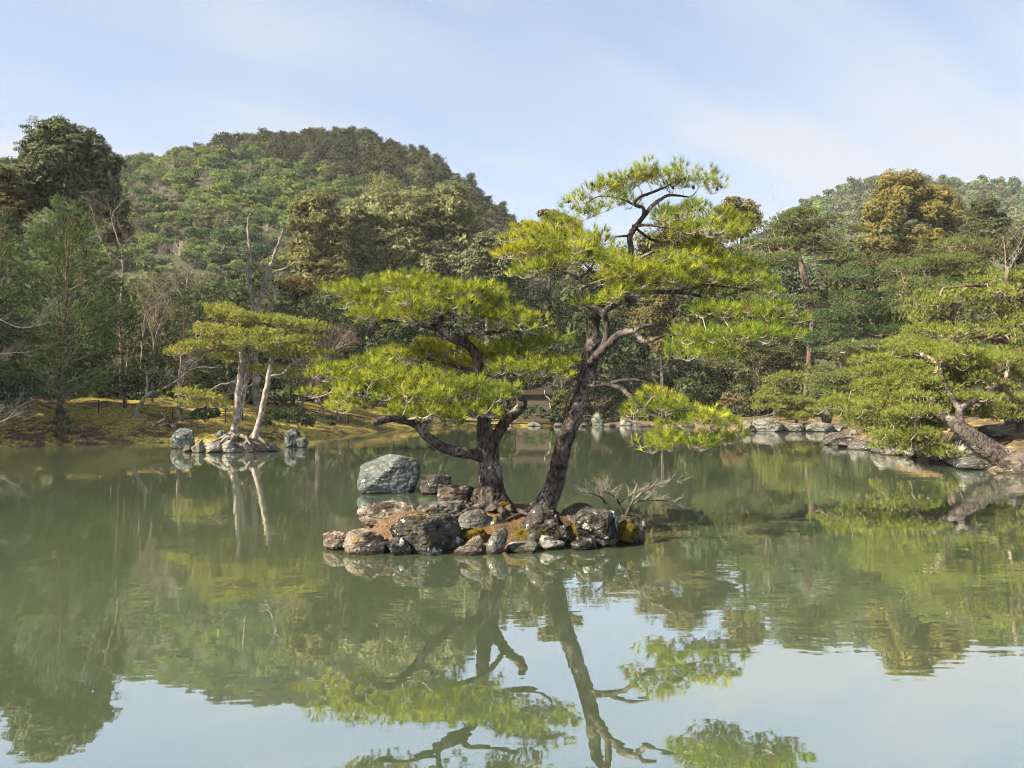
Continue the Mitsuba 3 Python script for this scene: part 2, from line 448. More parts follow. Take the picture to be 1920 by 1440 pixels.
def branchwork(rng, mb, roots, targets, r0, rmax, col, sides=5, sag=0.12, alpha=0.35):
    par, order = grow(roots, targets, alpha)
    count = np.ones(len(targets))
    for k in reversed(order):
        if par[k] >= 0:
            count[par[k]] += count[k]
    rad = np.minimum(r0 * count**0.5, rmax)
    for k in order:
        a = targets[par[k]] if par[k] >= 0 else roots[-1 - par[k]]
        b = targets[k]
        ln = np.linalg.norm(b - a)
        mid = (a + b) / 2 + rng.standard_normal(3) * 0.10 * ln - np.array([0, 0, sag * ln])
        ra = min(rad[par[k]], rad[k] * 1.5) if par[k] >= 0 else rad[k] * 1.2
        q = QUAD5 if ln > 0.5 else QUAD4 if ln > 0.2 else QUAD3
        mb.tube(q @ np.array([a, 2 * mid - (a + b) / 2, b]), np.linspace(ra, rad[k], len(q)), sides, np.asarray(col) * (0.8 + 0.4 * rng.random()))
    return par


def bark_tube(pts, rad, seed, sides=56, step=0.028, plate=(0.085, 0.17), depth=0.022, flare=0.0):
    """a trunk with raised bark plates: real relief round a curved tapered stem"""
    rng = np.random.default_rng(seed)
    pr = np.column_stack([pts, rad])
    ln = np.linalg.norm(np.diff(np.asarray(pts, float), axis=0), axis=1).sum()
    n = max(8, int(ln / step))
    c = curve(pr, n)
    p, r = c[:, :3], np.maximum(c[:, 3], 0.01)
    s = np.linspace(0, ln, n)
    if flare:
        r = r * (1 + flare * np.exp(-s / 0.22))
    v, f = tube(p, r, sides)
    ring = v[:-1].reshape(n, sides, 3)
    out = unit(ring - p[:, None])
    R = float(np.mean(r))
    per = 2 * np.pi * R
    ang = np.arange(sides) / sides * per
    k = int(per * ln / (plate[0] * plate[1])) + 4
    seeds = np.column_stack([rng.random(k) * per, rng.random(k) * (ln + 0.4) - 0.2])
    seeds = np.vstack([seeds, seeds - [per, 0], seeds + [per, 0]])
    sc = np.array([1 / plate[0], 1 / plate[1]])
    A, S = np.meshgrid(ang, s)
    q = np.stack([A, S], -1).reshape(-1, 2)
    wob = (meshkit.fbm(np.column_stack([q * 9, 0 * q[:, :1]]), 3, seed=seed) - 0.5)[:, None] * 0.06
    dist, idx = cKDTree(seeds * sc).query((q + wob) * sc, k=2)
    edge = np.clip((dist[:, 1] - dist[:, 0]) / 0.26, 0, 1)
    tall = (np.sin(idx[:, 0] % k * 12.9898) * 43758.5453) % 1.0
    h = edge ** 0.7 * (0.55 + 0.45 * tall) + 0.35 * (meshkit.fbm(np.column_stack([q * [40, 25], 0 * q[:, :1]]), 3, seed=seed + 1) - 0.5)
    h = h.reshape(n, sides) * depth * np.clip(r / R, 0.35, 1.4)[:, None]
    root = 0.0
    if flare:
        root = flare * 0.5 * r[:, None] * np.exp(-s / 0.2)[:, None] * np.cos(np.arange(sides) / sides * 2 * np.pi * 5 + seed)[None, :]
    ring = ring + out * (h - depth * 0.5 + root)[..., None]
    return np.vstack([ring.reshape(-1, 3), p[-1:]]), f


def pine(name, label, category, trunks, limbs, pads, sub_r, sub_gap, tufts, needles, L, w, cols, seed, bark="old_bark", twig_col=(0.30, 0.26, 0.22), r0=0.006, rmax=0.07,
         twigs=True, near=False, group=None, dens=1.0, rough=False, per_pad=False, spread=0.55, flare=0.0, up=0.75, skip_roots=0):
    """a garden pine. trunks, limbs: lists of [(px, py, distance, radius), ...]; pads: (px, py, half width, half height, distance, half depth or None)"""
    rng = np.random.default_rng(seed)
    key = named(name)
    roots = []
    for kind, group_of in (("trunk", trunks), ("branch", limbs)):
        for q in group_of:
            pts = np.array([P(a[0], a[1], a[2]) for a in q])
            rad = np.array([a[3] for a in q])
            k2 = key + "__" + kind
            n = 0
            while k2 in scene:
                n += 1
                k2 = f"{key}__{kind}_{n:03d}"
            if near or rough:
                big = rad.mean()
                sides = int(np.clip(2 * np.pi * big / 0.022, 16, 60))
                v, f = bark_tube(pts, rad, seed + 17 * n + len(kind), sides=sides, step=0.028, depth=min(0.046, 0.2 * big + 0.002), plate=(min(0.085, big * 0.55), min(0.17, big * 1.2)), flare=flare if kind == "trunk" else 0)
                put(k2, v, f, bark, smooth=True)
            else:
                c = curve(np.column_stack([pts, rad]), 6 + 4 * len(pts))
                c[:, :3] += 0.16 * c[:, 3:4] * rng.standard_normal((len(c), 3)) * np.linspace(0, 1, len(c))[:, None]
                v, f = tube(c[:, :3], np.maximum(c[:, 3], 0.008), 9)
                put(k2, v, f, bark, smooth=True)
            r = curve(pts, 8 * len(pts))
            roots.append(r[int(len(r) * (0.45 if kind == "trunk" and skip_roots == 0 else 0.25)):])
    roots = np.vstack(roots)
    mbs, centres = [], []
    tw = MB()
    for q in pads:
        cx, cy, rx, ry, Y = q[:5]
        c0 = P(cx, cy, Y)
        sx, sz = rx / F * Y, ry / F * Y
        sy = q[5] if len(q) > 5 and q[5] else min(sx, 0.9 if near else 2.2)
        m = max(3, int(dens * np.pi * sx * sy / sub_gap**2 + 0.5 * sz / sub_gap * (sx + sy) / sub_gap))
        a, b = rng.random(m) * 2 * np.pi, np.sqrt(rng.random(m))
        u, v = b * np.cos(a), b * np.sin(a)
        dome = np.sqrt(np.clip(1 - b**2, 0, 1))
        h = -0.85 + (0.35 + 1.3 * rng.random(m) ** 0.6) * (0.25 + 0.8 * dome)
        pts = c0 + np.stack([u * sx, v * sy, h * sz], -1)
        pts = pts + rng.standard_normal(pts.shape) * sub_r * 0.35
        centres.append(pts)
    allc = np.vstack(centres)
    branchwork(rng, tw, roots, allc - np.array([0, 0, sub_r * 0.6]), r0, rmax, twig_col, sides=5 if near else 4)
    start = 0
    whole = MB()
    for q, pts in zip(pads, centres):
        m = len(pts)
        yel = q[6] if len(q) > 6 else None
        k = max(3, int(tufts))
        d = rng.standard_normal((m, k, 3))
        d[..., 2] = np.abs(d[..., 2]) * 0.75 - 0.12
        d = unit(d)
        rr = sub_r * (0.55 + 0.5 * rng.random((m, k, 1)))
        tp = (pts[:, None] - [0, 0, sub_r * 0.35] + d * rr * [1.25, 1.25, 0.8]).reshape(-1, 3)
        ax = unit(d.reshape(-1, 3) * 0.75 + [0, 0, up] + 0.22 * rng.standard_normal((m * k, 3)))
        shade = np.repeat(rng.random((m, 1)), k, axis=0)
        t = np.clip(shade * 0.8 + 0.25 * rng.standard_normal((m * k, 1)), 0, 1)
        ca, cb = cols if yel is None else yel
        col = np.asarray(ca) * (1 - t) + np.asarray(cb) * t
        dry = rng.random(m * k) < 0.022
        col[dry] = (0.22, 0.14, 0.06)
        mb = MB() if per_pad else whole
        mb.add(*blades(rng, tp, ax, needles, L, w, spread, col))
        if per_pad:
            k2 = key + "__foliage_pad"
            n = 0
            while k2 in scene:
                n += 1
                k2 = f"{key}__foliage_pad_{n:03d}"
            mb.build(k2, "needle_material")
            tag(k2, kind="stuff")
        if twigs:
            base = np.repeat(pts - np.array([0, 0, sub_r * 0.6]), k, axis=0)
            for a0, b0 in zip(base, tp):
                tw.tube((a0, b0), (r0 * 0.75, r0 * 0.5), 3, twig_col)
    tw.build(key + "__twigs", "twig_material")
    tag(key + "__twigs", kind="stuff")
    if not per_pad:
        whole.build(key + "__foliage", "needle_material")
        tag(key + "__foliage", kind="stuff")
    tag(key, label, category, group)
    return key


def lobed(rng, lobes, n, size, cols, clump=0.34, tilt=0.55, droop=0.0, inner=0.0, tri=False):
    """leaves on clumps on lobes: lobes (centre, radii); about n leaves"""
    area = np.array([(r[0] * r[1] + r[0] * r[2] + r[1] * r[2]) for _, r in lobes])
    share = area / area.sum()
    P_, N_, G_ = [], [], []
    for (c, r), s in zip(lobes, share):
        r = np.asarray(r, float)
        cr = clump * r.mean() * 0.75
        k = max(8, int(3.0 * (r[0] * r[1] + r[0] * r[2] + r[1] * r[2]) / cr**2 / 3))
        d = unit(rng.standard_normal((k, 3)))
        d[:, 2] = np.where(d[:, 2] < -0.35, -d[:, 2], d[:, 2])
        rad = 0.74 + 0.38 * rng.random((k, 1))
        cc = c + d * r * rad
        cs = cr * (0.55 + 0.8 * rng.random((k, 1)))
        m = max(1, int(n * s / k))
        e = unit(rng.standard_normal((k, m, 3)) + 0.55 * d[:, None])
        e[..., 2] = np.where(e[..., 2] < -0.25, -0.6 * e[..., 2], e[..., 2])
        q = cc[:, None] + e * cs[:, None] * (0.55 + 0.5 * rng.random((k, m, 1))) * [1.05, 1.05, 0.75]
        if droop:
            q[..., 2] -= droop * rng.random((k, m))
        P_.append(q.reshape(-1, 3))
        N_.append((e + 0.45 * d[:, None] + [0, 0, 0.25]).reshape(-1, 3))
        G_.append(np.repeat(rng.random(k), m))
    p, nn, g = np.vstack(P_), unit(np.vstack(N_)), np.concatenate(G_)
    if inner:
        rp, rn = [], []
        for (c, r), s in zip(lobes, share):
            r = np.asarray(r, float)
            m = int(12 * inner * (r[0] * r[1] + r[0] * r[2] + r[1] * r[2]) / 3 / (2.4 * size) ** 2)
            d = unit(rng.standard_normal((m, 3)))
            rp.append(c + d * r * (0.45 + 0.35 * rng.random((m, 1))))
            rn.append(d)
        if sum(map(len, rp)):
            ip, inn = np.vstack(rp), np.vstack(rn)
            tc = rng.random((len(ip), 1))
            inside = leaves(rng, ip, inn, size * 2.4, np.clip(np.asarray(cols[0]) * (1 - tc) + np.asarray(cols[1]) * tc, 0.004, 0.9), 0.5)
        else:
            inside = None
    else:
        inside = None
    t = np.clip(0.75 * g + 0.3 * rng.random(len(g)), 0, 1)[:, None]
    col = (np.asarray(cols[0]) * (1 - t) + np.asarray(cols[1]) * t) * (1 + 0.16 * rng.standard_normal((len(g), 1)))
    v, f, c = leaves(rng, p, nn, size, np.clip(col, 0.004, 0.9), tilt, tri)
    if inside is not None:
        v, f, c = np.vstack([v, inside[0]]), np.vstack([f, inside[1] + len(v)]), np.vstack([c, inside[2]])
    return v, f, c


def lobes_px(rng, ells, extra=5, small=0.46):
    """photograph ellipses (px, py, half width, half height, distance) as crown lobes, each with smaller ones on it"""
    out = []
    for cx, cy, rx, ry, Y in ells:
        c = P(cx, cy, Y)
        r = np.array([rx / F * Y, min(rx, ry) / F * Y * 1.0, ry / F * Y])
        out.append((c, r * 0.82))
        for _ in range(extra):
            d = unit(rng.standard_normal(3) + [0, -0.35, 0.15])
            out.append((c + d * r * 0.70, r.mean() * small * (0.75 + 0.5 * rng.random()) * np.array([1, 1, 0.85])))
    return out


def broadleaf(name, label, category, ells, trunk, n, size, cols, seed, extra=5, bark="old_bark", clump=0.40, group=None, tilt=0.32, branches=True, small=0.46, inner=0.9):
    rng = np.random.default_rng(seed)
    key = named(name)
    lobes = lobes_px(rng, ells, extra, small)
    v, f, c = lobed(rng, lobes, n, size * 1.12, cols, clump, tilt, inner=inner, tri=True)
    scene[key + "__crown"] = mikit.ply((v, f), "leaf_material", color=c)
    tag(key + "__crown", kind="stuff")
    pts = np.array([P(a[0], a[1], a[2]) for a in trunk])
    rad = np.array([a[3] for a in trunk])
    cc = curve(np.column_stack([pts, rad]), 6 + 4 * len(pts))
    v, f = tube(cc[:, :3], np.maximum(cc[:, 3], 0.01), 10)
    put(key + "__trunk", v, f, bark, smooth=True)
    if branches:
        mb = MB()
        branchwork(rng, mb, cc[len(cc) // 2:, :3], np.array([c - [0, 0, 0.3 * r[2]] for c, r in lobes]), rad[-1] * 0.28, rad[-1] * 0.9, (0.085, 0.072, 0.066), sides=5, sag=0.02)
        mb.build(key + "__branches", "twig_material", smooth=True)
        tag(key + "__branches", kind="stuff")
    tag(key, label, category, group)
    return key


def ramify(rng, mb, p, d, ln, r, depth, col, kids=(3, 5), spread=0.6, shrink=0.68, lift=0.15, seg=4, sides=4, tips=None, wander=0.18):
    """a bare branch and its side branches"""
    pts = np.empty((seg + 1, 3))
    pts[0] = p
    dd = d
    for i, w in enumerate(rng.standard_normal((seg, 3))):
        dd = dd + wander * w
        dd[2] += lift * 0.3
        dd = dd / math.sqrt(dd @ dd)
        pts[i + 1] = pts[i] + dd * (ln / seg)
    mb.tube(pts, np.linspace(r, r * (0.55 if depth else 0.35), seg + 1), sides if depth else 3, np.asarray(col) * (0.8 + 0.4 * rng.random()))
    if depth == 0:
        if tips is not None:
            tips.append(pts[-1])
        return
    k = rng.integers(kids[0], kids[1] + 1)
    for i in range(k):
        t = 0.3 + 0.7 * (i + rng.random()) / k
        a = pts[min(seg, int(t * seg))]
        side = rng.standard_normal(3)
        nd = dd + side * (spread * 1.4 / math.sqrt(side @ side))
        nd[2] += lift
        nd = nd / math.sqrt(nd @ nd)
        ramify(rng, mb, a, nd, ln * shrink * (0.7 + 0.5 * rng.random()), r * 0.55, depth - 1, col, kids, spread, shrink, lift, max(2, seg - 1), max(3, sides - 1), tips, wander)


def bare_tree(name, label, category, trunks, shoots, depth, col, seed, twig_ln=0.35, spread=0.6, group=None, bark="grey_bark", kids=(3, 5), lift=0.15, shrink=0.68, thin=0.62, twig_r=0.35):
    """trunks: [(px, py, distance, radius), ...] lists; shoots: how many branching limbs leave each trunk's upper part"""
    rng = np.random.default_rng(seed)
    key = named(name)
    mb = MB()
    for n, q in enumerate(trunks):
        pts = np.array([P(a[0], a[1], a[2]) for a in q])
        rad = thin * np.array([a[3] for a in q])
        c = curve(np.column_stack([pts, rad]), 6 + 5 * len(pts))
        c[1:-1, :3] += 0.25 * c[1:-1, 3:4] * rng.standard_normal((len(c) - 2, 3))
        v, f = tube(c[:, :3], np.maximum(c[:, 3], 0.006), 9)
        put(key + ("__trunk" if n == 0 else "__limb" if n == 1 else f"__limb_{n - 1:03d}"), v, f, bark, smooth=True)
        ln = np.linalg.norm(np.diff(pts, axis=0), axis=1).sum()
        for s in range(shoots):
            t = 0.35 + 0.65 * (s + rng.random()) / shoots
            k = min(len(c) - 1, int(t * len(c)))
            d = unit(unit(c[min(k + 1, len(c) - 1), :3] - c[k - 1, :3]) + spread * 1.5 * unit(rng.standard_normal(3)) + [0, 0, lift])
            ramify(rng, mb, c[k, :3], d, ln * twig_ln * (0.6 + 0.6 * rng.random()), max(c[k, 3] * twig_r, 0.008), depth, col, kids, spread, shrink, lift)
    mb.build(key + "__twigs", "twig_material")
    tag(key + "__twigs", kind="stuff")
    tag(key, label, category, group)
    return key


def rock_mesh(seed, facets=13, sub=4, rough=0.10, crack=0.04, flat_top=None, extra=None):
    """a weathered boulder inside the box -1..1: cut faces, worn edges, pits and cracks"""
    rng = np.random.default_rng(seed)
    m = trimesh.creation.icosphere(subdivisions=sub)
    d = np.array(m.vertices)
    n = unit(rng.standard_normal((facets, 3)))
    h = 0.52 + 0.42 * rng.random(facets)
    if flat_top is not None:
        n, h = np.vstack([n, unit(np.array([[0.06, -0.08, 1.0]]))]), np.append(h, flat_top)
    if extra is not None:
        for e in extra:
            n, h = np.vstack([n, unit(np.array([e[:3]]))]), np.append(h, e[3])
    q = d @ n.T
    r = np.where(q > 0.02, h / np.maximum(q, 0.02), 9.0)
    k = 34.0
    rad = -np.log(np.exp(-k * np.minimum(r, 3)).sum(1) + np.exp(-k * 1.05)) / k
    step = 0.5 * np.sign(np.sin(9 * d @ unit(rng.standard_normal(3)) + 4 * meshkit.noise(d * 1.5 + rng.random(3) * 9)))
    rad = rad * (1 + rough * 0.35 * step)
    v = d * rad[:, None]
    lo, hi = v.min(0), v.max(0)
    v = (v - (lo + hi) / 2) / ((hi - lo) / 2)
    o = rng.random(3) * 50
    big = meshkit.fbm(v * 1.6 + o, 5, seed=seed) - 0.5
    rid = np.abs(meshkit.fbm(v * [2.6, 2.6, 3.6] + o + 7, 4, seed=seed + 1) - 0.5)
    pit = meshkit.fbm(v * 7 + o, 4, seed=seed + 2) - 0.5
    v = v + d * (rough * 2 * big + crack * np.minimum(rid * 11, 1) + rough * 0.75 * pit)[:, None]
    return v, np.array(m.faces)


def rock(name, label, x0, x1, y0, y1, Y, seed, mat, deep=0.85, sink=0.35, facets=11, sub=4, rough=0.10, crack=0.05, flat_top=None, extra=None, group=None, category="rock", lean=0.0, parent=None):
    """a boulder that spans the photograph's box x0..x1, y0..y1 (visible part), Y metres away"""
    a, b = P(x0, y1, Y), P(x1, y0, Y)
    w, h = b[0] - a[0], b[2] - a[2]
    v, f = rock_mesh(seed, facets, sub, rough, crack, flat_top, extra)
    lo, hi = v.min(0), v.max(0)
    v = (v - lo) / (hi - lo)
    v[:, 0] += lean * (v[:, 2] - 0.5)
    v[:, 0] = (v[:, 0] - v[:, 0].min()) / (np.ptp(v[:, 0]))
    dy = w * deep
    v = v * [w, dy, h * (1 + sink)] + [a[0], Y - dy * 0.35, a[2] - h * sink]
    key = named(name)
    put(key, v, f, mat, smooth=30)
    tag(key, label, category, group)
    return key


def mound(key, cx, cy, rx, ry, top, seed, mat, n=120, edge=0.5, lump=0.25, rise=None, base=-0.4):
    """an islet of earth: a lumpy low dome with a steep uneven rim"""
    g = np.linspace(-1.15, 1.15, n)
    a, b = np.meshgrid(g, g, indexing="ij")
    r = np.sqrt(a**2 + b**2)
    ang = np.arctan2(b, a)
    rim = 1 + 0.16 * (meshkit.fbm(np.stack([np.cos(ang) * 1.6 + 5, np.sin(ang) * 1.6, 0 * ang], -1), 3, seed=seed) - 0.5) * 2
    t = np.clip((rim - r) / edge, -0.4, 1)
    x, y = cx + a * rx, cy + b * ry
    nz = meshkit.fbm(np.stack([x * 1.7, y * 1.7, 0 * x], -1), 4, seed=seed + 3) - 0.5
    fz = meshkit.fbm(np.stack([x * 7, y * 7, 0 * x], -1), 3, seed=seed + 4) - 0.5
    z = np.where(t > 0, top * (1 - (1 - np.clip(t, 0, 1)) ** 2.2), t * 1.5)
    z = z + (lump * nz + 0.12 * lump * 2 * fz) * np.clip(t * 2 + 0.3, 0, 1)
    if rise is not None:
        z = z + rise(x, y) * np.clip(t * 3, 0, 1)
    z = np.maximum(z, base)
    i, j = np.meshgrid(np.arange(n - 1), np.arange(n - 1), indexing="ij")
    q = np.stack([i * n + j, (i + 1) * n + j, (i + 1) * n + j + 1, i * n + j + 1], -1).reshape(-1, 4)
    put(key, np.stack([x, y, z], -1).reshape(-1, 3), q, mat, smooth=True)
    tag(key, kind="structure")


def base_z(px, Y):
    p = P(px, 765, Y)
    return float(ground_z(p[0], Y))


def row(z, Y):
    """photograph row of height z at distance Y"""
    a = math.atan2(z - EYE, Y)
    return 720 - F * math.tan(a - TILT)

# ================================================================ hills and their woods
HX, HY, HZ = hill("wooded_hill", [(-700, 330), (-300, 300), (0, 285), (140, 290), (240, 290), (330, 268), (400, 252), (470, 232), (540, 236), (600, 230), (650, 232), (720, 244), (800, 272), (860, 312), (900, 352), (950, 392), (1000, 425), (1060, 470), (1150, 560), (1300, 690)],
                  330, 150, 160, 4.0, 6.5, 9.0, 31)
RX, RY, RZ = hill("far_hill", [(1000, 700), (1150, 600), (1300, 500), (1400, 440), (1460, 402), (1520, 362), (1570, 338), (1620, 325), (1700, 318), (1780, 322), (1850, 334), (1920, 330), (2050, 340), (2300, 400), (2600, 520)],
                  620, 330, 200, 7.0, 8.0, 12.0, 37)


def hill_tree(seed, kind):
    rng = np.random.default_rng(seed)
    far = kind.endswith("far")
    kind = kind.split("_")[0]
    if kind == "conifer":
        lob = [(np.array([0.4 * rng.standard_normal(), 0.4 * rng.standard_normal(), 1.4 + 0.95 * i]), np.array([1, 1, 0.85]) * (2.7 - 0.24 * i)) for i in range(6)]
        v, f, c = lobed(rng, lob, 420 if far else 1100, 0.46 if far else 0.29, ((0.039, 0.048, 0.030), (0.092, 0.090, 0.053)), 0.55, 0.7, tri=True, inner=0.5)
    elif kind == "bare":
        mb = MB()
        for _ in range(4 if far else 7):
            d = unit(np.array([0.6 * rng.standard_normal(), 0.6 * rng.standard_normal(), 1.0]))
            ramify(rng, mb, np.array([0, 0, 1.0]), d, 3.0, 0.08, 2, (0.27, 0.23, 0.21), (3, 4) if far else (4, 6), 0.6, 0.7, 0.2, 2, 3)
        v, f, c = mb.mesh()
    else:
        cols = {"light": ((0.132, 0.184, 0.057), (0.247, 0.287, 0.085)), "mid": ((0.052, 0.090, 0.046), (0.109, 0.152, 0.071)), "olive": ((0.109, 0.122, 0.071), (0.178, 0.182, 0.103)), "pine": ((0.081, 0.136, 0.057), (0.159, 0.214, 0.083))}[kind]
        lob = [(np.array([0.0, 0, 3.2]), np.array([2.4, 2.4, 1.8]))]
        for _ in range(8):
            d = unit(rng.standard_normal(3) + [0, 0, 0.3])
            lob.append((np.array([0, 0, 3.2]) + d * [2.6, 2.6, 2.1], np.array([1, 1, 0.7]) * (0.8 + 0.8 * rng.random())))
        v, f, c = lobed(rng, lob, 420 if far else 1100, 0.42 if far else 0.26, cols, 0.36, 0.6, tri=True, inner=0.5)
    return mikit.ply((v, f), "twig_material" if kind == "bare" else "leaf_material", color=np.clip(c, 0, 1))


KINDS = ["light", "light", "mid", "olive", "pine", "pine", "conifer", "conifer", "bare"]
for i, k in enumerate(KINDS):
    scene[f"wood_tree_{k}_{i}"] = {"type": "shapegroup", "tree": hill_tree(100 + i, k)}
    scene[f"far_wood_tree_{k}_{i}"] = {"type": "shapegroup", "tree": hill_tree(100 + i, k + "_far")}


def sample(XS, YS, ZZ, x, y):
    i = np.clip(np.searchsorted(XS, x) - 1, 0, len(XS) - 2)
    j = np.clip(np.searchsorted(YS, y) - 1, 0, len(YS) - 2)
    a, b = (x - XS[i]) / (XS[i + 1] - XS[i]), (y - YS[j]) / (YS[j + 1] - YS[j])
    return (ZZ[i, j] * (1 - a) + ZZ[i + 1, j] * a) * (1 - b) + (ZZ[i, j + 1] * (1 - a) + ZZ[i + 1, j + 1] * a) * b


def forest(key, label, XS, YS, ZZ, xlim, ylim, gap, size, seed, pick, far=""):
    rng = np.random.default_rng(seed)
    n = 0
    for x in np.arange(xlim[0], xlim[1], gap):
        for y in np.arange(ylim[0], ylim[1], gap):
            xx, yy = x + gap * 0.8 * (rng.random() - 0.5), y + gap * 0.8 * (rng.random() - 0.5)
            q = np.array([xx * 0.022, yy * 0.022, 0])
            pat = float(meshkit.fbm(q, 3, seed=seed))
            kind = pick(rng, xx, yy, pat)
            z = sample(XS, YS, ZZ, xx, yy)
            s = size * (0.55 + 0.85 * rng.random() ** 1.3)
            n += 1
            to = T().translate([xx, yy, float(z) - 0.8]).rotate([0, 0, 1], 360 * rng.random()).scale([s * 1.1, s * 1.1, s * (0.75 + 0.35 * rng.random())])
            scene[f"{key}__{n:03d}"] = {"type": "instance", "to_world": to, "shapegroup": {"type": "ref", "id": f"{far}wood_tree_{KINDS[kind]}_{kind}"}}
    tag(key, label, "forest", kind="stuff")
    return n


def pick_left(rng, x, y, pat):
    px = 960 + F * x / y
    up = (y - 150) / 180
    dark = 1 / (1 + math.exp(-((px - 520) / 55 + (up - 0.78) * 14)))
    dark = max(dark, 1 / (1 + math.exp(-(px - 800) / 30)))
    if rng.random() < dark:
        return 6 + int(rng.random() < 0.5) if rng.random() < 0.8 else 3
    if rng.random() < 0.14 + 0.25 * (pat > 0.58):
        return 8
    return rng.choice([0, 1, 2, 3, 4, 5], p=[0.22, 0.18, 0.18, 0.12, 0.16, 0.14])


def pick_far(rng, x, y, pat):
    if rng.random() < 0.16:
        return 8
    return rng.choice([0, 2, 3, 4, 5, 6, 7], p=[0.08, 0.22, 0.18, 0.14, 0.14, 0.12, 0.12])


forest("hill_forest", "dense mixed forest of yellow-green and dark trees covering the left hill", HX, HY, HZ, (-235, 95), (152, 350), 4.4, 0.87, 51, pick_left)
forest("far_hill_forest", "hazy blue-green forest covering the distant hill on the right", RX, RY, RZ, (165, 520), (350, 660), 7.6, 1.25, 52, pick_far, "far_")

# ================================================================ big trees behind the pond
OLIVE = ((0.125, 0.136, 0.062), (0.265, 0.268, 0.140))
broadleaf("camphor_tree", "huge rounded olive camphor tree with broccoli-like clumps behind the twin pines", "tree",
          [(710, 400, 75, 70, 120), (670, 455, 50, 60, 119), (775, 420, 60, 75, 120), (850, 395, 52, 52, 121), (868, 455, 45, 60, 121), (725, 470, 70, 45, 118), (800, 490, 80, 40, 119), (655, 505, 38, 35, 118), (870, 500, 40, 40, 122)],
          [(705, 790, 120, 1.0), (702, 600, 120, 0.8), (706, 520, 120, 0.65), (735, 465, 120, 0.4)], 46000, 0.155, OLIVE, 201, extra=7, clump=0.40, small=0.42)
broadleaf("camphor_tree", "olive broad-leaved tree with orange-brown tips left of the huge camphor", "tree",
          [(598, 400, 38, 48, 112), (575, 455, 40, 60, 111), (620, 450, 40, 65, 112), (590, 520, 50, 55, 111), (625, 530, 40, 50, 112), (565, 400, 22, 25, 112)],
          [(600, 790, 112, 0.7), (600, 600, 112, 0.55), (598, 450, 112, 0.3)], 26000, 0.155, ((0.105, 0.110, 0.048), (0.230, 0.208, 0.095)), 202, extra=6, clump=0.40, small=0.45)
broadleaf("evergreen_tree", "grey-green glossy evergreen between the camphor and the tall pine", "tree",
          [(915, 475, 45, 38, 106), (890, 515, 45, 35, 105), (945, 510, 40, 40, 106), (915, 545, 55, 30, 106)],
          [(915, 790, 106, 0.5), (915, 600, 106, 0.4), (915, 490, 106, 0.2)], 15000, 0.17, ((0.085, 0.098, 0.054), (0.190, 0.200, 0.118)), 203, clump=0.38)
broadleaf("camphor_tree", "tall dark camphor with a domed crown above the far left pines", "tree",
          [(95, 262, 62, 42, 71), (55, 310, 34, 46, 71), (150, 285, 50, 45, 71), (195, 325, 42, 46, 71.5), (120, 345, 70, 40, 71), (115, 300, 56, 50, 70), (205, 385, 36, 42, 72), (60, 375, 36, 40, 71), (150, 400, 60, 35, 72), (225, 440, 28, 40, 72)],
          [(120, 800, 72, 0.85), (122, 560, 72, 0.7), (125, 420, 71, 0.55), (128, 330, 71, 0.35)], 42000, 0.115, ((0.064, 0.080, 0.042), (0.168, 0.182, 0.104)), 204, extra=6, clump=0.38, small=0.44)
broadleaf("camphor_tree", "pale olive crown cut by the left edge of the view", "tree",
          [(5, 350, 36, 40, 67), (20, 400, 36, 45, 67), (-60, 380, 70, 60, 67), (-20, 450, 60, 50, 67)],
          [(0, 800, 67, 0.6), (0, 560, 67, 0.5), (0, 400, 67, 0.3)], 20000, 0.115, ((0.080, 0.078, 0.034), (0.170, 0.152, 0.072)), 205, clump=0.38)
broadleaf("oak_tree", "orange-topped rounded tree rising in front of the far hill", "tree",
          [(1688, 362, 58, 40, 146), (1648, 415, 46, 52, 146), (1735, 392, 52, 48, 147), (1775, 415, 36, 45, 147), (1640, 465, 46, 38, 145), (1705, 455, 70, 40, 146), (1770, 460, 40, 40, 148)],
          [(1690, 800, 147, 0.9), (1690, 600, 147, 0.7), (1690, 420, 147, 0.4)], 30000, 0.20, ((0.100, 0.096, 0.034), (0.225, 0.186, 0.060)), 206, extra=6, clump=0.40, small=0.44)
broadleaf("evergreen_tree", "dark green round-headed evergreen right of the orange-topped tree", "tree",
          [(1843, 395, 26, 26, 134), (1830, 440, 42, 32, 134), (1868, 425, 22, 30, 134), (1800, 470, 40, 28, 133)],
          [(1845, 800, 134, 0.5), (1843, 600, 134, 0.4), (1843, 410, 134, 0.2)], 12000, 0.19, ((0.040, 0.052, 0.024), (0.095, 0.104, 0.046)), 207)
broadleaf("oak_tree", "thin brownish tree top against the sky right of the tall pine's crown", "tree",
          [(1372, 398, 26, 26, 131), (1405, 402, 26, 30, 131), (1385, 430, 42, 26, 131)],
          [(1390, 800, 131, 0.4), (1390, 600, 131, 0.3), (1390, 420, 131, 0.2)], 5200, 0.19, ((0.120, 0.108, 0.048), (0.230, 0.185, 0.090)), 208)
broadleaf("oak_tree", "golden brown tree showing through the gap in the tall pine's crown", "tree",
          [(1225, 465, 55, 38, 128), (1290, 450, 50, 40, 128), (1330, 475, 50, 40, 129), (1180, 500, 50, 36, 128), (1270, 520, 80, 45, 128)],
          [(1250, 800, 128, 0.5), (1250, 620, 128, 0.4), (1250, 480, 128, 0.25)], 18000, 0.19, ((0.085, 0.082, 0.034), (0.180, 0.155, 0.066)), 209)
broadleaf("oak_tree", "low olive treetop just left of the tall pine's upper foliage", "tree",
          [(1035, 408, 30, 16, 133), (990, 430, 34, 20, 133), (1060, 430, 40, 24, 133), (1020, 470, 60, 40, 133)],
          [(1030, 800, 133, 0.4), (1030, 600, 133, 0.3), (1030, 440, 133, 0.2)], 8500, 0.19, ((0.100, 0.098, 0.046), (0.190, 0.170, 0.085)), 210)
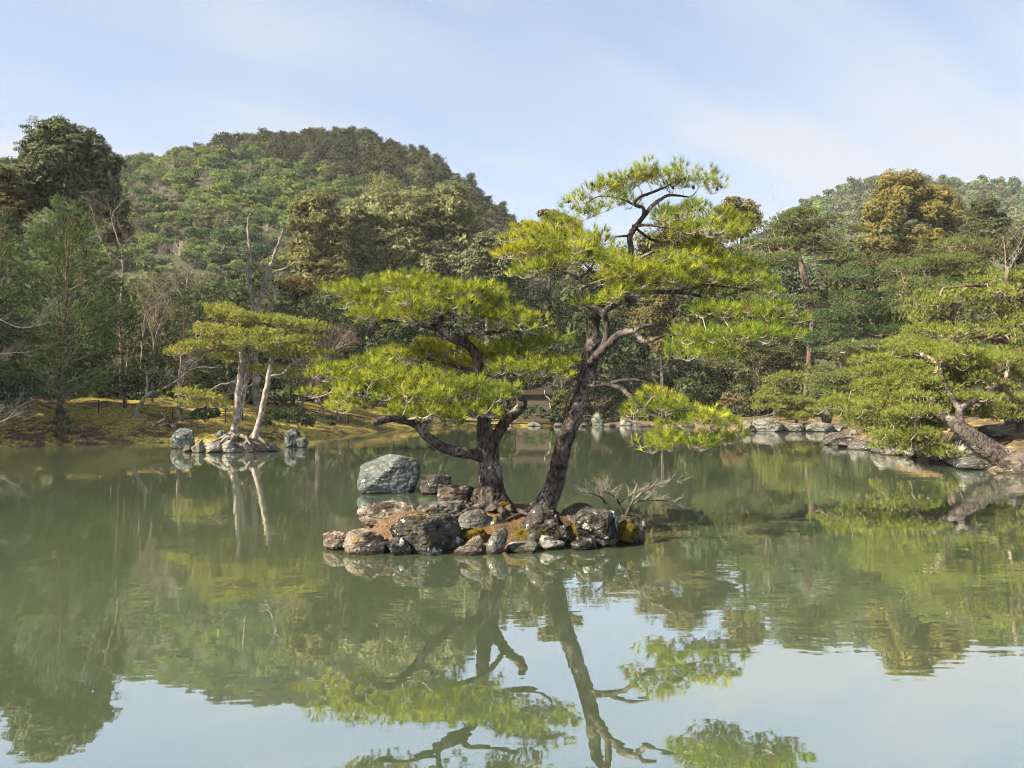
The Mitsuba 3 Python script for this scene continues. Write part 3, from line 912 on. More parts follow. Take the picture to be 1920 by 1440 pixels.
broadleaf("oak_tree", "ochre leafed young tree with a slim pale trunk right of the tall pine's trunk", "tree",
          [(1240, 570, 45, 40, 112), (1215, 600, 45, 36, 112), (1265, 610, 34, 36, 112), (1240, 640, 46, 26, 112)],
          [(1242, 782, 112, 0.16), (1240, 680, 112, 0.14), (1240, 580, 112, 0.08)], 4600, 0.15, ((0.075, 0.072, 0.030), (0.170, 0.140, 0.058)), 211)
broadleaf("oak_tree", "rusty leafed slender tree beside the dead grey tree", "tree",
          [(545, 560, 30, 45, 98), (520, 600, 40, 40, 98), (565, 610, 34, 36, 98)],
          [(545, 790, 98, 0.2), (545, 640, 98, 0.15), (545, 560, 98, 0.08)], 4200, 0.14, ((0.080, 0.062, 0.026), (0.170, 0.115, 0.044)), 212)
for n, (ells, lab) in enumerate((
        ([(1660, 520, 60, 50, 118), (1720, 500, 60, 40, 118), (1600, 540, 60, 50, 118), (1780, 510, 60, 40, 119), (1690, 590, 120, 60, 117), (1830, 500, 50, 40, 119)], "dark green tree mass low behind the right-hand pines"),
        ([(1890, 470, 40, 40, 128), (1940, 450, 50, 50, 128), (1900, 560, 60, 60, 126)], "olive tree at the right edge behind the bare grey twigs"))):
    broadleaf("evergreen_tree", lab, "tree", ells, [(ells[0][0], 800, ells[0][4], 0.5), (ells[0][0], 620, ells[0][4], 0.4), (ells[0][0], ells[0][1], ells[0][4], 0.2)], 14000, 0.2, ((0.040, 0.046, 0.018), (0.095, 0.090, 0.034)), 213 + n)

# evergreens that stand left of the view and throw the bank into shade
for lab, X0, Y0, h, sd in (("tall evergreen standing on the bank beyond the left edge of the view", -51, 52, 22, 221), ("second tall evergreen beyond the left edge, nearer the water", -55, 43, 25, 222), ("third evergreen beyond the left edge, on the near side of the bank", -62, 36, 26, 224), ("evergreen beyond the left edge behind the other three", -52, 66, 17, 223)):
    x, ku = 960 + F * X0 / Y0, F / Y0
    broadleaf("evergreen_tree", lab, "tree", [(x + a * ku, row(b, Y0), rx * ku, rz * ku, Y0) for a, b, rx, rz in ((0, h - 3.5, 4, 3.5), (-2.5, h - 8, 4.5, 3.8), (2.6, h - 8.5, 4.5, 3.8), (0, h - 13, 5.6, 4))], [(x, row(0.3, Y0), Y0, 0.5), (x, row(h * 0.5, Y0), Y0, 0.4), (x, row(h * 0.8, Y0), Y0, 0.2)], 8000, 0.26, ((0.04, 0.05, 0.02), (0.09, 0.10, 0.04)), sd, extra=4)

# the dark evergreen thicket behind the far shore and the left bank: it reads as one mass
def thicket(key, label, rows, n, size, cols, seed):
    rng = np.random.default_rng(seed)
    lob = []
    for x0, x1, ytop, ybot, Y, step in rows:
        for px in np.arange(x0, x1, step):
            top = ytop + 22 * rng.standard_normal()
            for py in np.arange(top + step * 0.4, ybot + step, step * 0.9):
                c = P(px + step * 0.3 * rng.standard_normal(), py, Y + 2.2 * rng.standard_normal())
                r = step / F * Y * (0.55 + 0.35 * rng.random())
                lob.append((c, r * np.array([1, 1, 0.85])))
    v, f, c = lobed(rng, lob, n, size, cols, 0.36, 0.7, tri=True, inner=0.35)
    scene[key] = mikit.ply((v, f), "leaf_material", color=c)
    tag(key, label, "thicket", kind="stuff")


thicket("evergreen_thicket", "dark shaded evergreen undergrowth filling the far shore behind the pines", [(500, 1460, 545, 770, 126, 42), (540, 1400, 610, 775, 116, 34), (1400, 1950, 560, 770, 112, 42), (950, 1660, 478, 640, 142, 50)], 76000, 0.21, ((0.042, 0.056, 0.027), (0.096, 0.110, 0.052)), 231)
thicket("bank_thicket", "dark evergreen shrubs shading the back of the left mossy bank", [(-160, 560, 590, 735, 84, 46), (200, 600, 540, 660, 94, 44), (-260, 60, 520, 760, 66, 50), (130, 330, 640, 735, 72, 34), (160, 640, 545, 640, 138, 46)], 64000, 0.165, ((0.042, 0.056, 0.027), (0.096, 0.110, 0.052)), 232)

# ================================================================ pines of the far shores
PINE_A = ((0.135, 0.175, 0.042), (0.285, 0.305, 0.068))
PINE_B = ((0.095, 0.130, 0.050), (0.185, 0.215, 0.072))
PINE_C = ((0.058, 0.098, 0.045), (0.110, 0.150, 0.062))


def shore_pine(name, label, trunk, limbs, vols, cols, seed, sub=0.42, gap=0.62, tufts=9, needles=7, L=0.26, w=0.037, bark="red_bark", layers=None, dens=1.0, group=None, twig_col=(0.26, 0.20, 0.17), rough=False):
    """a layered pine further off: crown volumes (px, py, half width, half height, distance) are filled with flat sprays"""
    rng = np.random.default_rng(seed + 5000)
    pads = []
    for cx, cy, rx, ry, Y in vols:
        pr = layers or 26
        k = max(2, int(1.25 * dens * rx * ry / (pr * pr * 0.42)))
        for _ in range(k):
            a, b = rng.random() * 2 * np.pi, math.sqrt(rng.random())
            dz = rng.uniform(-1, 1) * rx / F * Y * 0.9 * math.sqrt(max(0, 1 - b * b))
            pads.append((cx + rx * b * math.cos(a), cy + ry * b * math.sin(a), pr * (0.8 + 0.7 * rng.random()), pr * 0.34, Y + dz))
    return pine(name, label, "pine tree", [trunk], limbs, pads, sub, gap, tufts, needles, L, w * 1.7, cols, seed, bark=bark, r0=0.012, rmax=0.10, twigs=False, twig_col=twig_col, spread=0.6, group=group, rough=rough)


shore_pine("red_pine", "tall umbrella-crowned red pine with a bent bare trunk on the far right shore",
           [(1506, 770, 95, 0.22), (1515, 690, 95, 0.28), (1522, 600, 95, 0.46), (1510, 530, 95, 0.42), (1494, 462, 95, 0.33)],
           [[(1494, 462, 95, 0.2), (1515, 445, 95, 0.17), (1525, 425, 95, 0.12)], [(1497, 465, 95, 0.18), (1470, 470, 94, 0.15), (1440, 482, 94, 0.10)], [(1520, 590, 95, 0.2), (1490, 600, 94, 0.14), (1475, 590, 94, 0.1)]],
           [(1500, 430, 85, 34, 95), (1440, 470, 60, 28, 94), (1560, 440, 55, 30, 96), (1500, 480, 90, 22, 95), (1430, 500, 40, 18, 94), (1480, 550, 60, 16, 94), (1560, 560, 40, 25, 96)], PINE_B, 301, L=0.30, w=0.040, layers=26, dens=0.8)
shore_pine("shore_pine", "broad blue-green pine behind the right-hand pines, below the orange-topped tree",
           [(1650, 790, 82, 0.3), (1645, 650, 82, 0.26), (1640, 560, 82, 0.18)], [[(1645, 650, 82, 0.18), (1620, 640, 81, 0.13), (1590, 620, 80, 0.08)]],
           [(1640, 540, 70, 50, 82), (1580, 590, 60, 40, 80), (1690, 590, 70, 40, 82), (1620, 640, 90, 30, 80), (1560, 650, 50, 30, 79)], PINE_C, 302, L=0.28, w=0.037, dens=0.8)
shore_pine("shore_pine", "olive-topped pine standing behind the tallest right-edge pine",
           [(1780, 790, 75, 0.3), (1785, 640, 75, 0.26), (1790, 500, 75, 0.15)], [[(1785, 600, 75, 0.16), (1750, 580, 74, 0.1), (1720, 560, 74, 0.07)]],
           [(1790, 470, 50, 24, 75), (1760, 500, 70, 26, 75), (1820, 500, 60, 26, 75), (1780, 540, 90, 26, 74), (1720, 560, 50, 28, 74)], PINE_B, 303, L=0.28, w=0.033)
shore_pine("shore_pine", "tall yellow-green pine at the right edge in many flat layers",
           [(1900, 840, 47, 0.30), (1885, 700, 47, 0.26), (1880, 600, 46, 0.22), (1890, 500, 46, 0.12)],
           [[(1882, 640, 46, 0.16), (1840, 630, 45, 0.13), (1790, 640, 45, 0.08)], [(1882, 570, 46, 0.15), (1920, 545, 46, 0.11), (1960, 530, 46, 0.08)], [(1885, 540, 46, 0.13), (1830, 535, 45, 0.1), (1770, 540, 45, 0.06)]],
           [(1890, 500, 70, 26, 46), (1830, 545, 75, 28, 46), (1900, 570, 80, 30, 45), (1770, 570, 60, 28, 45), (1820, 620, 90, 32, 45), (1910, 650, 70, 35, 45), (1740, 625, 60, 26, 44), (1780, 660, 70, 24, 44), (1930, 720, 60, 40, 45)], PINE_A, 304, sub=0.34, gap=0.50, needles=7, L=0.20, w=0.028, layers=30, dens=0.62)
shore_pine("shore_pine", "spreading pine on the right point, its dark trunk leaning low over the water",
           [(1925, 884, 31.0, 0.48), (1885, 862, 31.0, 0.44), (1845, 836, 31.3, 0.38), (1805, 806, 31.7, 0.30), (1775, 785, 32.5, 0.20), (1735, 775, 33, 0.12)],
           [[(1805, 808, 32, 0.16), (1800, 770, 33, 0.14), (1840, 745, 34, 0.12), (1880, 715, 35, 0.09)], [(1775, 785, 32.5, 0.15), (1745, 750, 34, 0.14), (1700, 735, 35, 0.11), (1685, 700, 36, 0.08)], [(1735, 775, 33, 0.11), (1690, 780, 34, 0.09), (1630, 795, 35, 0.06)],
            [(1800, 770, 33, 0.12), (1770, 720, 34, 0.10), (1760, 680, 35, 0.07)]],
           [(1720, 680, 80, 34, 36), (1655, 715, 65, 34, 36), (1790, 690, 90, 34, 36), (1870, 700, 70, 34, 37), (1720, 740, 90, 30, 35), (1630, 765, 55, 30, 35), (1810, 740, 90, 30, 35.5), (1700, 790, 80, 26, 34), (1780, 785, 60, 18, 34.5), (1720, 825, 55, 20, 34), (1650, 815, 45, 18, 34.5), (1835, 775, 50, 16, 34.5), (1890, 750, 50, 30, 36), (1690, 818, 60, 20, 34), (1745, 838, 40, 13, 33), (1620, 790, 48, 24, 35.5), (1600, 760, 40, 24, 36), (1860, 690, 70, 30, 36), (1760, 650, 80, 24, 37)],
           PINE_A, 305, sub=0.26, gap=0.345, tufts=9, needles=11, L=0.19, w=0.0115, rough=True, bark="old_bark", layers=30, dens=1.05)
shore_pine("shore_pine", "small clipped dark green pine above the pale shore rocks", [(1495, 800, 85, 0.16), (1490, 770, 85, 0.14), (1478, 745, 85, 0.09)], [[(1490, 770, 85, 0.1), (1450, 760, 85, 0.07), (1415, 742, 85, 0.05)]],
           [(1475, 715, 45, 16, 85), (1440, 740, 48, 14, 85), (1500, 745, 42, 16, 85), (1480, 765, 55, 14, 84), (1470, 782, 40, 9, 84)], PINE_A, 306, sub=0.38, gap=0.52, L=0.24, w=0.03, layers=20, bark="old_bark")
shore_pine("shore_pine", "pale feathery grey-green pine behind the tall pine's right-hand foliage", [(1452, 780, 98, 0.16), (1450, 700, 98, 0.14), (1448, 620, 98, 0.08)], [[(1450, 690, 98, 0.09), (1420, 680, 97, 0.06), (1390, 672, 97, 0.04)]],
           [(1440, 640, 60, 50, 98), (1400, 690, 55, 34, 97), (1490, 660, 50, 50, 99), (1370, 660, 40, 40, 98), (1540, 640, 40, 40, 99), (1420, 580, 40, 40, 99)], ((0.085, 0.105, 0.040), (0.155, 0.165, 0.060)), 307, L=0.30, w=0.040, bark="grey_bark", dens=0.7)
shore_pine("shore_pine", "blue-green pine on the right shore just left of the leaning pine", [(1585, 800, 74, 0.2), (1580, 720, 74, 0.18), (1575, 660, 74, 0.1)], [[(1580, 720, 74, 0.1), (1610, 700, 73, 0.07)]],
           [(1590, 690, 55, 36, 74), (1560, 720, 45, 26, 74), (1620, 660, 50, 30, 74), (1590, 740, 45, 18, 73), (1545, 690, 34, 26, 75)], PINE_B, 308, sub=0.36, gap=0.5, L=0.24, w=0.028, bark="old_bark")

# the islet in the left of the pond with two red pines (the left one forks low)
IS = 44.0
YEL = ((0.215, 0.230, 0.056), (0.420, 0.405, 0.095))
pine("red_pine", "slim straight red pine on the small left islet, its trunk forked near the ground", "pine tree",
     [[(438, 812, 44, 0.234), (444, 780, 44, 0.187), (447, 730, 44, 0.172), (452, 680, 44, 0.148), (450, 640, 44, 0.109)], [(446, 790, 44.1, 0.140), (455, 750, 44.3, 0.133), (462, 710, 44.5, 0.125), (468, 660, 44.6, 0.101), (476, 630, 44.6, 0.062)]],
     [[(450, 653, 44, 0.094), (425, 645, 43.8, 0.086), (395, 655, 43.6, 0.062), (350, 660, 43.4, 0.031)], [(446, 712, 44, 0.070), (425, 720, 43.8, 0.055), (410, 722, 43.6, 0.039), (375, 745, 43.3, 0.027), (355, 752, 43.2, 0.016)], [(450, 640, 44, 0.078), (430, 610, 44.2, 0.055), (405, 592, 44.4, 0.031)], [(476, 630, 44.6, 0.055), (490, 600, 44.8, 0.039)], [(462, 700, 44.5, 0.039), (490, 700, 45.5, 0.031), (515, 695, 46.0, 0.023)]],
     [(415, 582, 38, 10, 44.5), (440, 592, 40, 9, 44), (395, 588, 20, 8, 44.3), (480, 605, 50, 11, 44.6), (400, 618, 42, 8, 43.8), (430, 625, 45, 10, 43.6), (470, 628, 45, 11, 44.3), (345, 655, 34, 10, 43.4), (385, 645, 34, 9, 43.6), (322, 662, 14, 6, 43.4), (420, 668, 30, 9, 44.4), (470, 650, 40, 10, 44), (350, 735, 25, 9, 43.3), (385, 742, 26, 9, 43.3), (355, 755, 26, 9, 43.2), (400, 758, 22, 8, 43.3), (500, 692, 44, 8, 45.8), (535, 702, 34, 8, 46)],
     0.24, 0.31, 9, 8, 0.18, 0.034, YEL, 320, bark="pale_bark", twig_col=(0.30, 0.24, 0.20), r0=0.012, rmax=0.06, twigs=False, dens=0.8)
pine("red_pine", "red pine with a curved trunk and forked top on the small left islet", "pine tree",
     [[(477, 822, 43.2, 0.195), (488, 785, 43.2, 0.164), (495, 750, 43.2, 0.156), (505, 700, 43.2, 0.140), (510, 660, 43.2, 0.117), (511, 655, 43.2, 0.109)]],
     [[(510, 658, 43.2, 0.101), (520, 645, 43.1, 0.094), (535, 625, 43, 0.078), (533, 622, 43, 0.070), (550, 618, 43, 0.062), (570, 622, 43, 0.039)], [(510, 658, 43.2, 0.094), (500, 645, 43.2, 0.078), (490, 632, 43.3, 0.047), (500, 622, 43.3, 0.039), (482, 600, 43.5, 0.023)], [(506, 705, 43.2, 0.078), (530, 700, 43.1, 0.070), (550, 680, 43, 0.062), (575, 668, 43, 0.039)]],
     [(470, 598, 45, 9, 43.6), (515, 603, 40, 9, 43.4), (560, 608, 46, 10, 43), (585, 612, 24, 8, 42.8), (500, 628, 50, 12, 43), (470, 640, 40, 10, 42.6), (550, 640, 44, 9, 42.8), (500, 652, 34, 9, 42.6), (560, 655, 44, 9, 43), (600, 662, 28, 8, 43), (530, 668, 30, 8, 43.2), (580, 632, 24, 7, 42.8)],
     0.24, 0.31, 9, 8, 0.18, 0.034, ((0.190, 0.215, 0.054), (0.380, 0.380, 0.092)), 321, bark="pale_bark", twig_col=(0.30, 0.22, 0.18), r0=0.012, rmax=0.06, twigs=False, dens=0.8)


# ================================================================ the left bank
def feathery_pine(name, label, base, top, Y, spread_px, cols, seed, trunk_r=0.22, whorl=0.62, tuft_gap=0.24, L=0.22, w=0.020, needles=9, shape=None, bark="red_bark", up=0.45, keep=1.0):
    """a young pine: whorls of upswept limbs, each feathered with long needles"""
    rng = np.random.default_rng(seed)
    key = named(name)
    a, b = P(base[0], base[1], Y), P(top[0], top[1], Y)
    h = np.linalg.norm(b - a)
    c = curve(np.array([a, a * 0.6 + b * 0.4 + [0.12, 0, 0], b]), 24)
    v, f = tube(c, np.linspace(trunk_r, 0.02, 24), 9)
    put(key + "__trunk", v, f, bark, smooth=True)
    tw, tips, axes = MB(), [], []
    R = spread_px / F * Y
    z = 0.14 * h
    while z < h * 0.985:
        t = z / h
        prof = shape(t) if shape else (1 - t) ** 0.75 * 0.95 + 0.06
        o = c[min(23, int(t * 23))]
        for _ in range(rng.integers(6, 9)):
            if rng.random() > keep:
                continue
            g = rng.random() * 2 * np.pi
            ln = R * prof * (0.6 + 0.5 * rng.random())
            d = unit(np.array([math.cos(g), math.sin(g), up * (0.5 + t)]))
            e = o + d * ln + np.array([0, 0, 0.10 * ln])
            m = (o + e) / 2 - np.array([0, 0, 0.07 * ln])
            pts = QUAD7 @ np.array([o, m, e])
            tw.tube(pts, np.linspace(0.012 + 0.012 * ln, 0.008, 7), 4, np.array((0.24, 0.17, 0.13)) * (0.7 + 0.6 * rng.random()))
            k = max(2, int(ln / tuft_gap))
            for s in range(k):
                u = 0.25 + 0.75 * (s + rng.random()) / k
                q = pts[min(6, int(u * 6.99))]
                side = unit(np.cross(d, [0, 0, 1])) * rng.choice([-1, 1])
                sl = ln * 0.36 * (1.1 - u) + 0.1
                for x in range(max(1, int(sl / tuft_gap) + 1)):
                    pp = q + side * sl * (x + rng.random()) / max(1, int(sl / tuft_gap) + 1) + d * sl * 0.4 + 0.06 * rng.standard_normal(3)
                    tips.append(pp)
                    axes.append(unit(d * 0.6 + side * 0.4 + [0, 0, 0.55]))
            tips.append(e)
            axes.append(unit(d + [0, 0, 0.8]))
        z += whorl * (1 - 0.45 * t)
    tips.append(b)
    axes.append(np.array([0, 0, 1.0]))
    tips, axes = np.array(tips), np.array(axes)
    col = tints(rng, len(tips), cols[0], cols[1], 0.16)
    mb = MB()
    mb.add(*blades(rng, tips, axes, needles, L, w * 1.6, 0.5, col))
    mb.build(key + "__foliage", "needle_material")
    tag(key + "__foliage", kind="stuff")
    tw.build(key + "__twigs", "twig_material")
    tag(key + "__twigs", kind="stuff")
    tag(key, label, "pine tree")


feathery_pine("young_pine", "tall feathery blue-green pine with golden shoots at its tip on the left bank", (108, 812), (132, 368), 55.5, 140, ((0.060, 0.105, 0.042), (0.130, 0.170, 0.062)), 341, trunk_r=0.24, L=0.27, w=0.022, needles=9, tuft_gap=0.31,
              shape=lambda t: 0.95 if t < 0.45 else 0.95 * (1 - (t - 0.45) / 0.55) ** 0.7 + 0.05)
feathery_pine("young_pine", "dark pine cut by the left edge of the view", (-25, 815), (5, 395), 54, 90, ((0.045, 0.085, 0.036), (0.090, 0.130, 0.050)), 342, trunk_r=0.22, L=0.27, w=0.022, needles=9, tuft_gap=0.31, shape=lambda t: 0.9 if t < 0.5 else 0.9 * (1 - (t - 0.5) / 0.5) ** 0.7 + 0.05)
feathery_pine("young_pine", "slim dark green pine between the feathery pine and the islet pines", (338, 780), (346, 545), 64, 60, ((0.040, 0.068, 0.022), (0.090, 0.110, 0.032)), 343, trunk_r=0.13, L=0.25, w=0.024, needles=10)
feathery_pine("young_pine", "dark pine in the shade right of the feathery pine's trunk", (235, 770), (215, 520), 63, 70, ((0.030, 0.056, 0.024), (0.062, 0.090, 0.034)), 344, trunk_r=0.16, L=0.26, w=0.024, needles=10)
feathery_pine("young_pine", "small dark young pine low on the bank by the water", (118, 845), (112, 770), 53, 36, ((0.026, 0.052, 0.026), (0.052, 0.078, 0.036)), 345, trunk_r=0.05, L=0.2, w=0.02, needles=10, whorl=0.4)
feathery_pine("young_pine", "green young pine among the shrubs left of the islet pines", (385, 775), (392, 600), 66, 44, ((0.045, 0.072, 0.022), (0.095, 0.115, 0.030)), 346, trunk_r=0.11, L=0.24, w=0.024, needles=10)

bare_tree("dead_tree", "dead grey tree with two lopped limbs standing behind the left islet", "tree",
          [[(482, 790, 78, 0.62), (480, 650, 78, 0.55), (481, 590, 78, 0.50), (478, 575, 78, 0.42), (470, 545, 78, 0.30), (469, 480, 78, 0.26), (466, 440, 78, 0.22), (465, 412, 78, 0.16), (470, 400, 78, 0.13)],
           [(481, 590, 78, 0.40), (490, 560, 77.8, 0.34), (503, 520, 77.6, 0.30), (510, 490, 77.6, 0.27), (521, 460, 77.6, 0.22), (528, 440, 77.6, 0.18), (531, 428, 77.6, 0.12)],
           [(500, 528, 77.6, 0.26), (515, 510, 77.4, 0.20), (532, 505, 77.2, 0.16), (548, 495, 77.2, 0.10), (558, 486, 77, 0.05)],
           [(484, 575, 77.9, 0.28), (492, 540, 77.6, 0.24), (500, 515, 77.4, 0.20), (501, 497, 77.3, 0.18)]], 3, 2, (0.22, 0.20, 0.18), 351, twig_ln=0.22, spread=0.7, twig_r=0.2)
bare_tree("bare_tree", "bare pale-barked tree with reddish twigs behind the feathery pine", "tree",
          [[(225, 800, 68, 0.22), (228, 560, 68, 0.18), (230, 480, 68, 0.14), (210, 410, 68, 0.09), (232, 375, 68, 0.05)], [(230, 500, 68, 0.12), (232, 462, 68, 0.1), (262, 430, 68, 0.05)], [(228, 520, 68, 0.1), (190, 450, 68, 0.07), (170, 385, 68, 0.04)]], 9, 3, (0.21, 0.165, 0.145), 352, kids=(3, 4), twig_ln=0.24, spread=0.65)
bare_tree("bare_tree", "tangled brown bare tree right of the feathery pine", "tree",
          [[(285, 790, 67, 0.16), (288, 660, 67, 0.14), (300, 610, 67, 0.11), (318, 560, 67, 0.06)], [(290, 640, 67, 0.1), (270, 580, 67, 0.07), (255, 540, 67, 0.04)], [(300, 612, 67, 0.08), (335, 580, 66.5, 0.05)]], 12, 3, (0.26, 0.20, 0.155), 353, kids=(3, 4), twig_ln=0.38, spread=0.8)
bare_tree("bare_tree", "pale bare tree leaning right with fine brownish twigs behind the left pine's foliage", "tree",
          [[(556, 790, 80, 0.32), (566, 760, 80, 0.27), (580, 720, 80, 0.22), (604, 682, 80, 0.14), (620, 655, 80, 0.10)], [(600, 690, 80, 0.14), (625, 660, 79.5, 0.10), (650, 625, 79, 0.06)], [(615, 665, 80, 0.1), (640, 650, 79, 0.07), (665, 640, 78.5, 0.04)]], 9, 3, (0.27, 0.19, 0.165), 354, kids=(3, 4), twig_ln=0.42, spread=0.7)
bare_tree("bare_tree", "low bare tree spreading to both sides of a forked stem on the mossy bank", "tree",
          [[(608, 795, 82, 0.16), (606, 770, 82, 0.14), (590, 745, 82, 0.09), (560, 735, 81.5, 0.05)], [(606, 770, 82, 0.12), (625, 735, 82, 0.07), (650, 715, 82, 0.04)]], 8, 3, (0.15, 0.115, 0.10), 355, twig_ln=0.5, spread=0.8)
bare_tree("leaning_tree", "grey mossy tree leaning far right over the left bank", "tree",
          [[(250, 784, 57, 0.30), (262, 760, 57, 0.24), (278, 738, 57, 0.19), (300, 732, 57, 0.14), (330, 715, 56.6, 0.10), (365, 690, 56.2, 0.06), (410, 690, 56, 0.03)], [(275, 742, 57, 0.15), (276, 715, 57, 0.12), (272, 690, 57, 0.08)]], 6, 2, (0.20, 0.18, 0.16), 356, twig_ln=0.16, spread=0.6)
for n, (pts, lab) in enumerate((
        ([(264, 745, 66, 0.15), (265, 690, 66, 0.14), (267, 640, 66, 0.11), (272, 590, 66, 0.06)], "slim white-lit trunk at the back of the left bank"),
        ([(232, 725, 66, 0.18), (238, 690, 66, 0.16), (240, 650, 66, 0.13), (233, 610, 66, 0.08)], "grey curved trunk left of the white-lit one"),
        ([(212, 725, 66.5, 0.15), (214, 700, 66.5, 0.14), (217, 688, 66.5, 0.12), (206, 650, 66.5, 0.06)], "short brown forked trunk at the back of the left bank"),
        ([(634, 795, 84, 0.22), (632, 760, 84, 0.18), (626, 720, 84, 0.14), (640, 680, 84, 0.08)], "stout pale trunk under the left pine's lowest foliage"),
        ([(336, 790, 62, 0.20), (335, 740, 62, 0.17), (338, 690, 62, 0.14), (342, 650, 62, 0.08)], "dark straight trunk left of the islet pines"),
        ([(428, 775, 70, 0.22), (416, 750, 70, 0.20), (440, 735, 70, 0.14), (475, 720, 70, 0.08)], "dark bent trunk leaning right behind the islet"))):
    bare_tree("bare_tree", lab, "tree", [pts], 6, 2, (0.24, 0.20, 0.175), 360 + n, twig_ln=0.28, spread=0.7)
for n, (px, y0, y1, Y, lab) in enumerate(((1240, 782, 650, 113, "slim bare sapling in front of the dark far thicket, right of the tall pine's trunk"), (1184, 780, 700, 114, "second thin sapling beside the dead stub of the tall pine"), (1262, 780, 640, 116, "tall thin sapling deep in the far thicket"),
                                          (1420, 775, 690, 96, "thin white sapling left of the clipped shore pine"), (1052, 783, 705, 112, "thin pale sapling beside the wooden shed"))):
    bare_tree("sapling", lab, "tree", [[(px, y0, Y, 0.13), (px + 3, (y0 + y1) / 2, Y, 0.11), (px - 2, y1, Y, 0.05)]], 7, 2, (0.34, 0.31, 0.27), 370 + n, twig_ln=0.35, spread=0.8)
bare_tree("bare_tree", "grey leafless twigs at the right edge in front of the far hill", "tree", [[(1885, 800, 112, 0.3), (1885, 600, 112, 0.22), (1885, 480, 112, 0.1), (1880, 440, 112, 0.04)], [(1885, 520, 112, 0.12), (1910, 470, 112, 0.06)], [(1885, 530, 112, 0.12), (1860, 490, 112, 0.05)]], 9, 3, (0.28, 0.26, 0.24), 380, kids=(3, 4), twig_ln=0.2, spread=0.6)
bare_tree("bare_tree", "thin leafless branch reaching up left of the far hill", "tree", [[(1440, 800, 118, 0.25), (1436, 560, 118, 0.16), (1440, 430, 118, 0.08), (1470, 385, 118, 0.03)], [(1440, 440, 118, 0.06), (1425, 385, 118, 0.02)]], 6, 2, (0.33, 0.30, 0.28), 381, twig_ln=0.12, spread=0.6)
bare_tree("bare_tree", "mauve leafless tree at the foot of the hill above the tangled brown tree", "tree", [[(350, 700, 140, 0.4), (350, 560, 140, 0.3), (352, 510, 140, 0.1)], [(350, 570, 140, 0.2), (320, 520, 140, 0.08)], [(350, 570, 140, 0.2), (385, 520, 140, 0.08)]], 12, 3, (0.30, 0.25, 0.24), 382, kids=(3, 4), twig_ln=0.26, spread=0.7)
bare_tree("bare_shrub", "silvery leafless shrub overhanging the water at the far left", "shrub", [[(-40, 830, 47.5, 0.09), (-15, 800, 47.3, 0.06), (15, 785, 47, 0.04), (38, 775, 46.8, 0.02)], [(-20, 805, 47.3, 0.05), (5, 765, 47.2, 0.03)]], 9, 2, (0.24, 0.21, 0.19), 383, twig_ln=0.4, spread=0.7)
bare_tree("bare_tree", "leafless grey branches with pale twigs jutting in from the left edge", "tree", [[(-60, 830, 50, 0.12), (-50, 680, 50, 0.09), (-20, 600, 50, 0.05), (40, 615, 49.6, 0.025), (92, 605, 49.3, 0.012)], [(-50, 690, 50, 0.05), (0, 665, 49.6, 0.025), (60, 660, 49.4, 0.012)]], 10, 3, (0.20, 0.175, 0.15), 384, twig_ln=0.16, spread=0.5)


bare_tree("driftwood", "dark tangled dead root lying on the bank behind the islet's left boulder", "driftwood", [[(338, 806, 50.5, 0.12), (325, 797, 50.4, 0.17), (312, 788, 50.3, 0.14), (298, 792, 50.2, 0.08), (286, 800, 50, 0.04)], [(322, 796, 50.4, 0.1), (308, 797, 50, 0.06), (296, 804, 49.8, 0.03)]], 4, 1, (0.16, 0.13, 0.115), 386, twig_ln=0.25, spread=0.8, thin=1.0, bark="old_bark")


def shrub(label, px, py, rx, ry, Y, cols, seed, n=2600, size=0.10):
    rng = np.random.default_rng(seed)
    key = named("evergreen_shrub")
    v, f, c = lobed(rng, lobes_px(rng, [(px, py, rx, ry, Y)], 7, 0.42), n, size, cols, 0.4, 0.8)
    scene[key + "__foliage"] = mikit.ply((v, f), "leaf_material", color=c)
    tag(key + "__foliage", kind="stuff")
    mb = MB()
    o = P(px, py + ry, Y)
    for _ in range(6):
        e = P(px + rx * 0.7 * rng.uniform(-1, 1), py - ry * 0.3 * rng.random(), Y + 0.2 * rng.standard_normal())
        vv, ff = tube(curve([o, (o + e) / 2 + 0.05 * rng.standard_normal(3), e], 5), np.linspace(0.03, 0.012, 5), 4)
        mb.add(vv, ff, (0.14, 0.11, 0.09))
    mb.build(key + "__stems", "twig_material")
    tag(key, label, "shrub")


GLOSSY = ((0.040, 0.062, 0.022), (0.095, 0.120, 0.050))
shrub("green shrub on the mossy bank right of the islet pines", 517, 790, 30, 18, 60, GLOSSY, 401)
shrub("dark green shrub on the bank left of the islet pines", 385, 777, 26, 14, 58, ((0.040, 0.058, 0.027), (0.085, 0.108, 0.050)), 402)
shrub("green shrub above the pair of rocks right of the islet", 562, 790, 26, 16, 67, GLOSSY, 403)
shrub("small round shrub on the mossy bank under the pale stout trunk", 615, 797, 14, 8, 78, GLOSSY, 404)
shrub("dark shrub at the water's edge at the far left", 20, 745, 40, 34, 52, ((0.040, 0.056, 0.030), (0.085, 0.105, 0.055)), 405, 4200)
shrub("dark low shrub in front of the wooden shed", 1010, 780, 40, 16, 108.5, ((0.040, 0.055, 0.027), (0.090, 0.108, 0.050)), 406, 3000, 0.14)
shrub("twiggy tan shrub on the far shore behind the pointed rock", 1125, 758, 22, 16, 114, ((0.10, 0.08, 0.05), (0.20, 0.155, 0.10)), 407, 2200, 0.13)
shrub("yellow-green leafy bush beside the shed's corner", 1050, 755, 18, 26, 110, ((0.070, 0.078, 0.026), (0.15, 0.15, 0.055)), 408, 2600, 0.14)
shrub("tan leaved bush on the far shore left of the clipped pine", 1380, 755, 30, 18, 95, ((0.10, 0.075, 0.04), (0.20, 0.15, 0.08)), 409, 2600, 0.13)
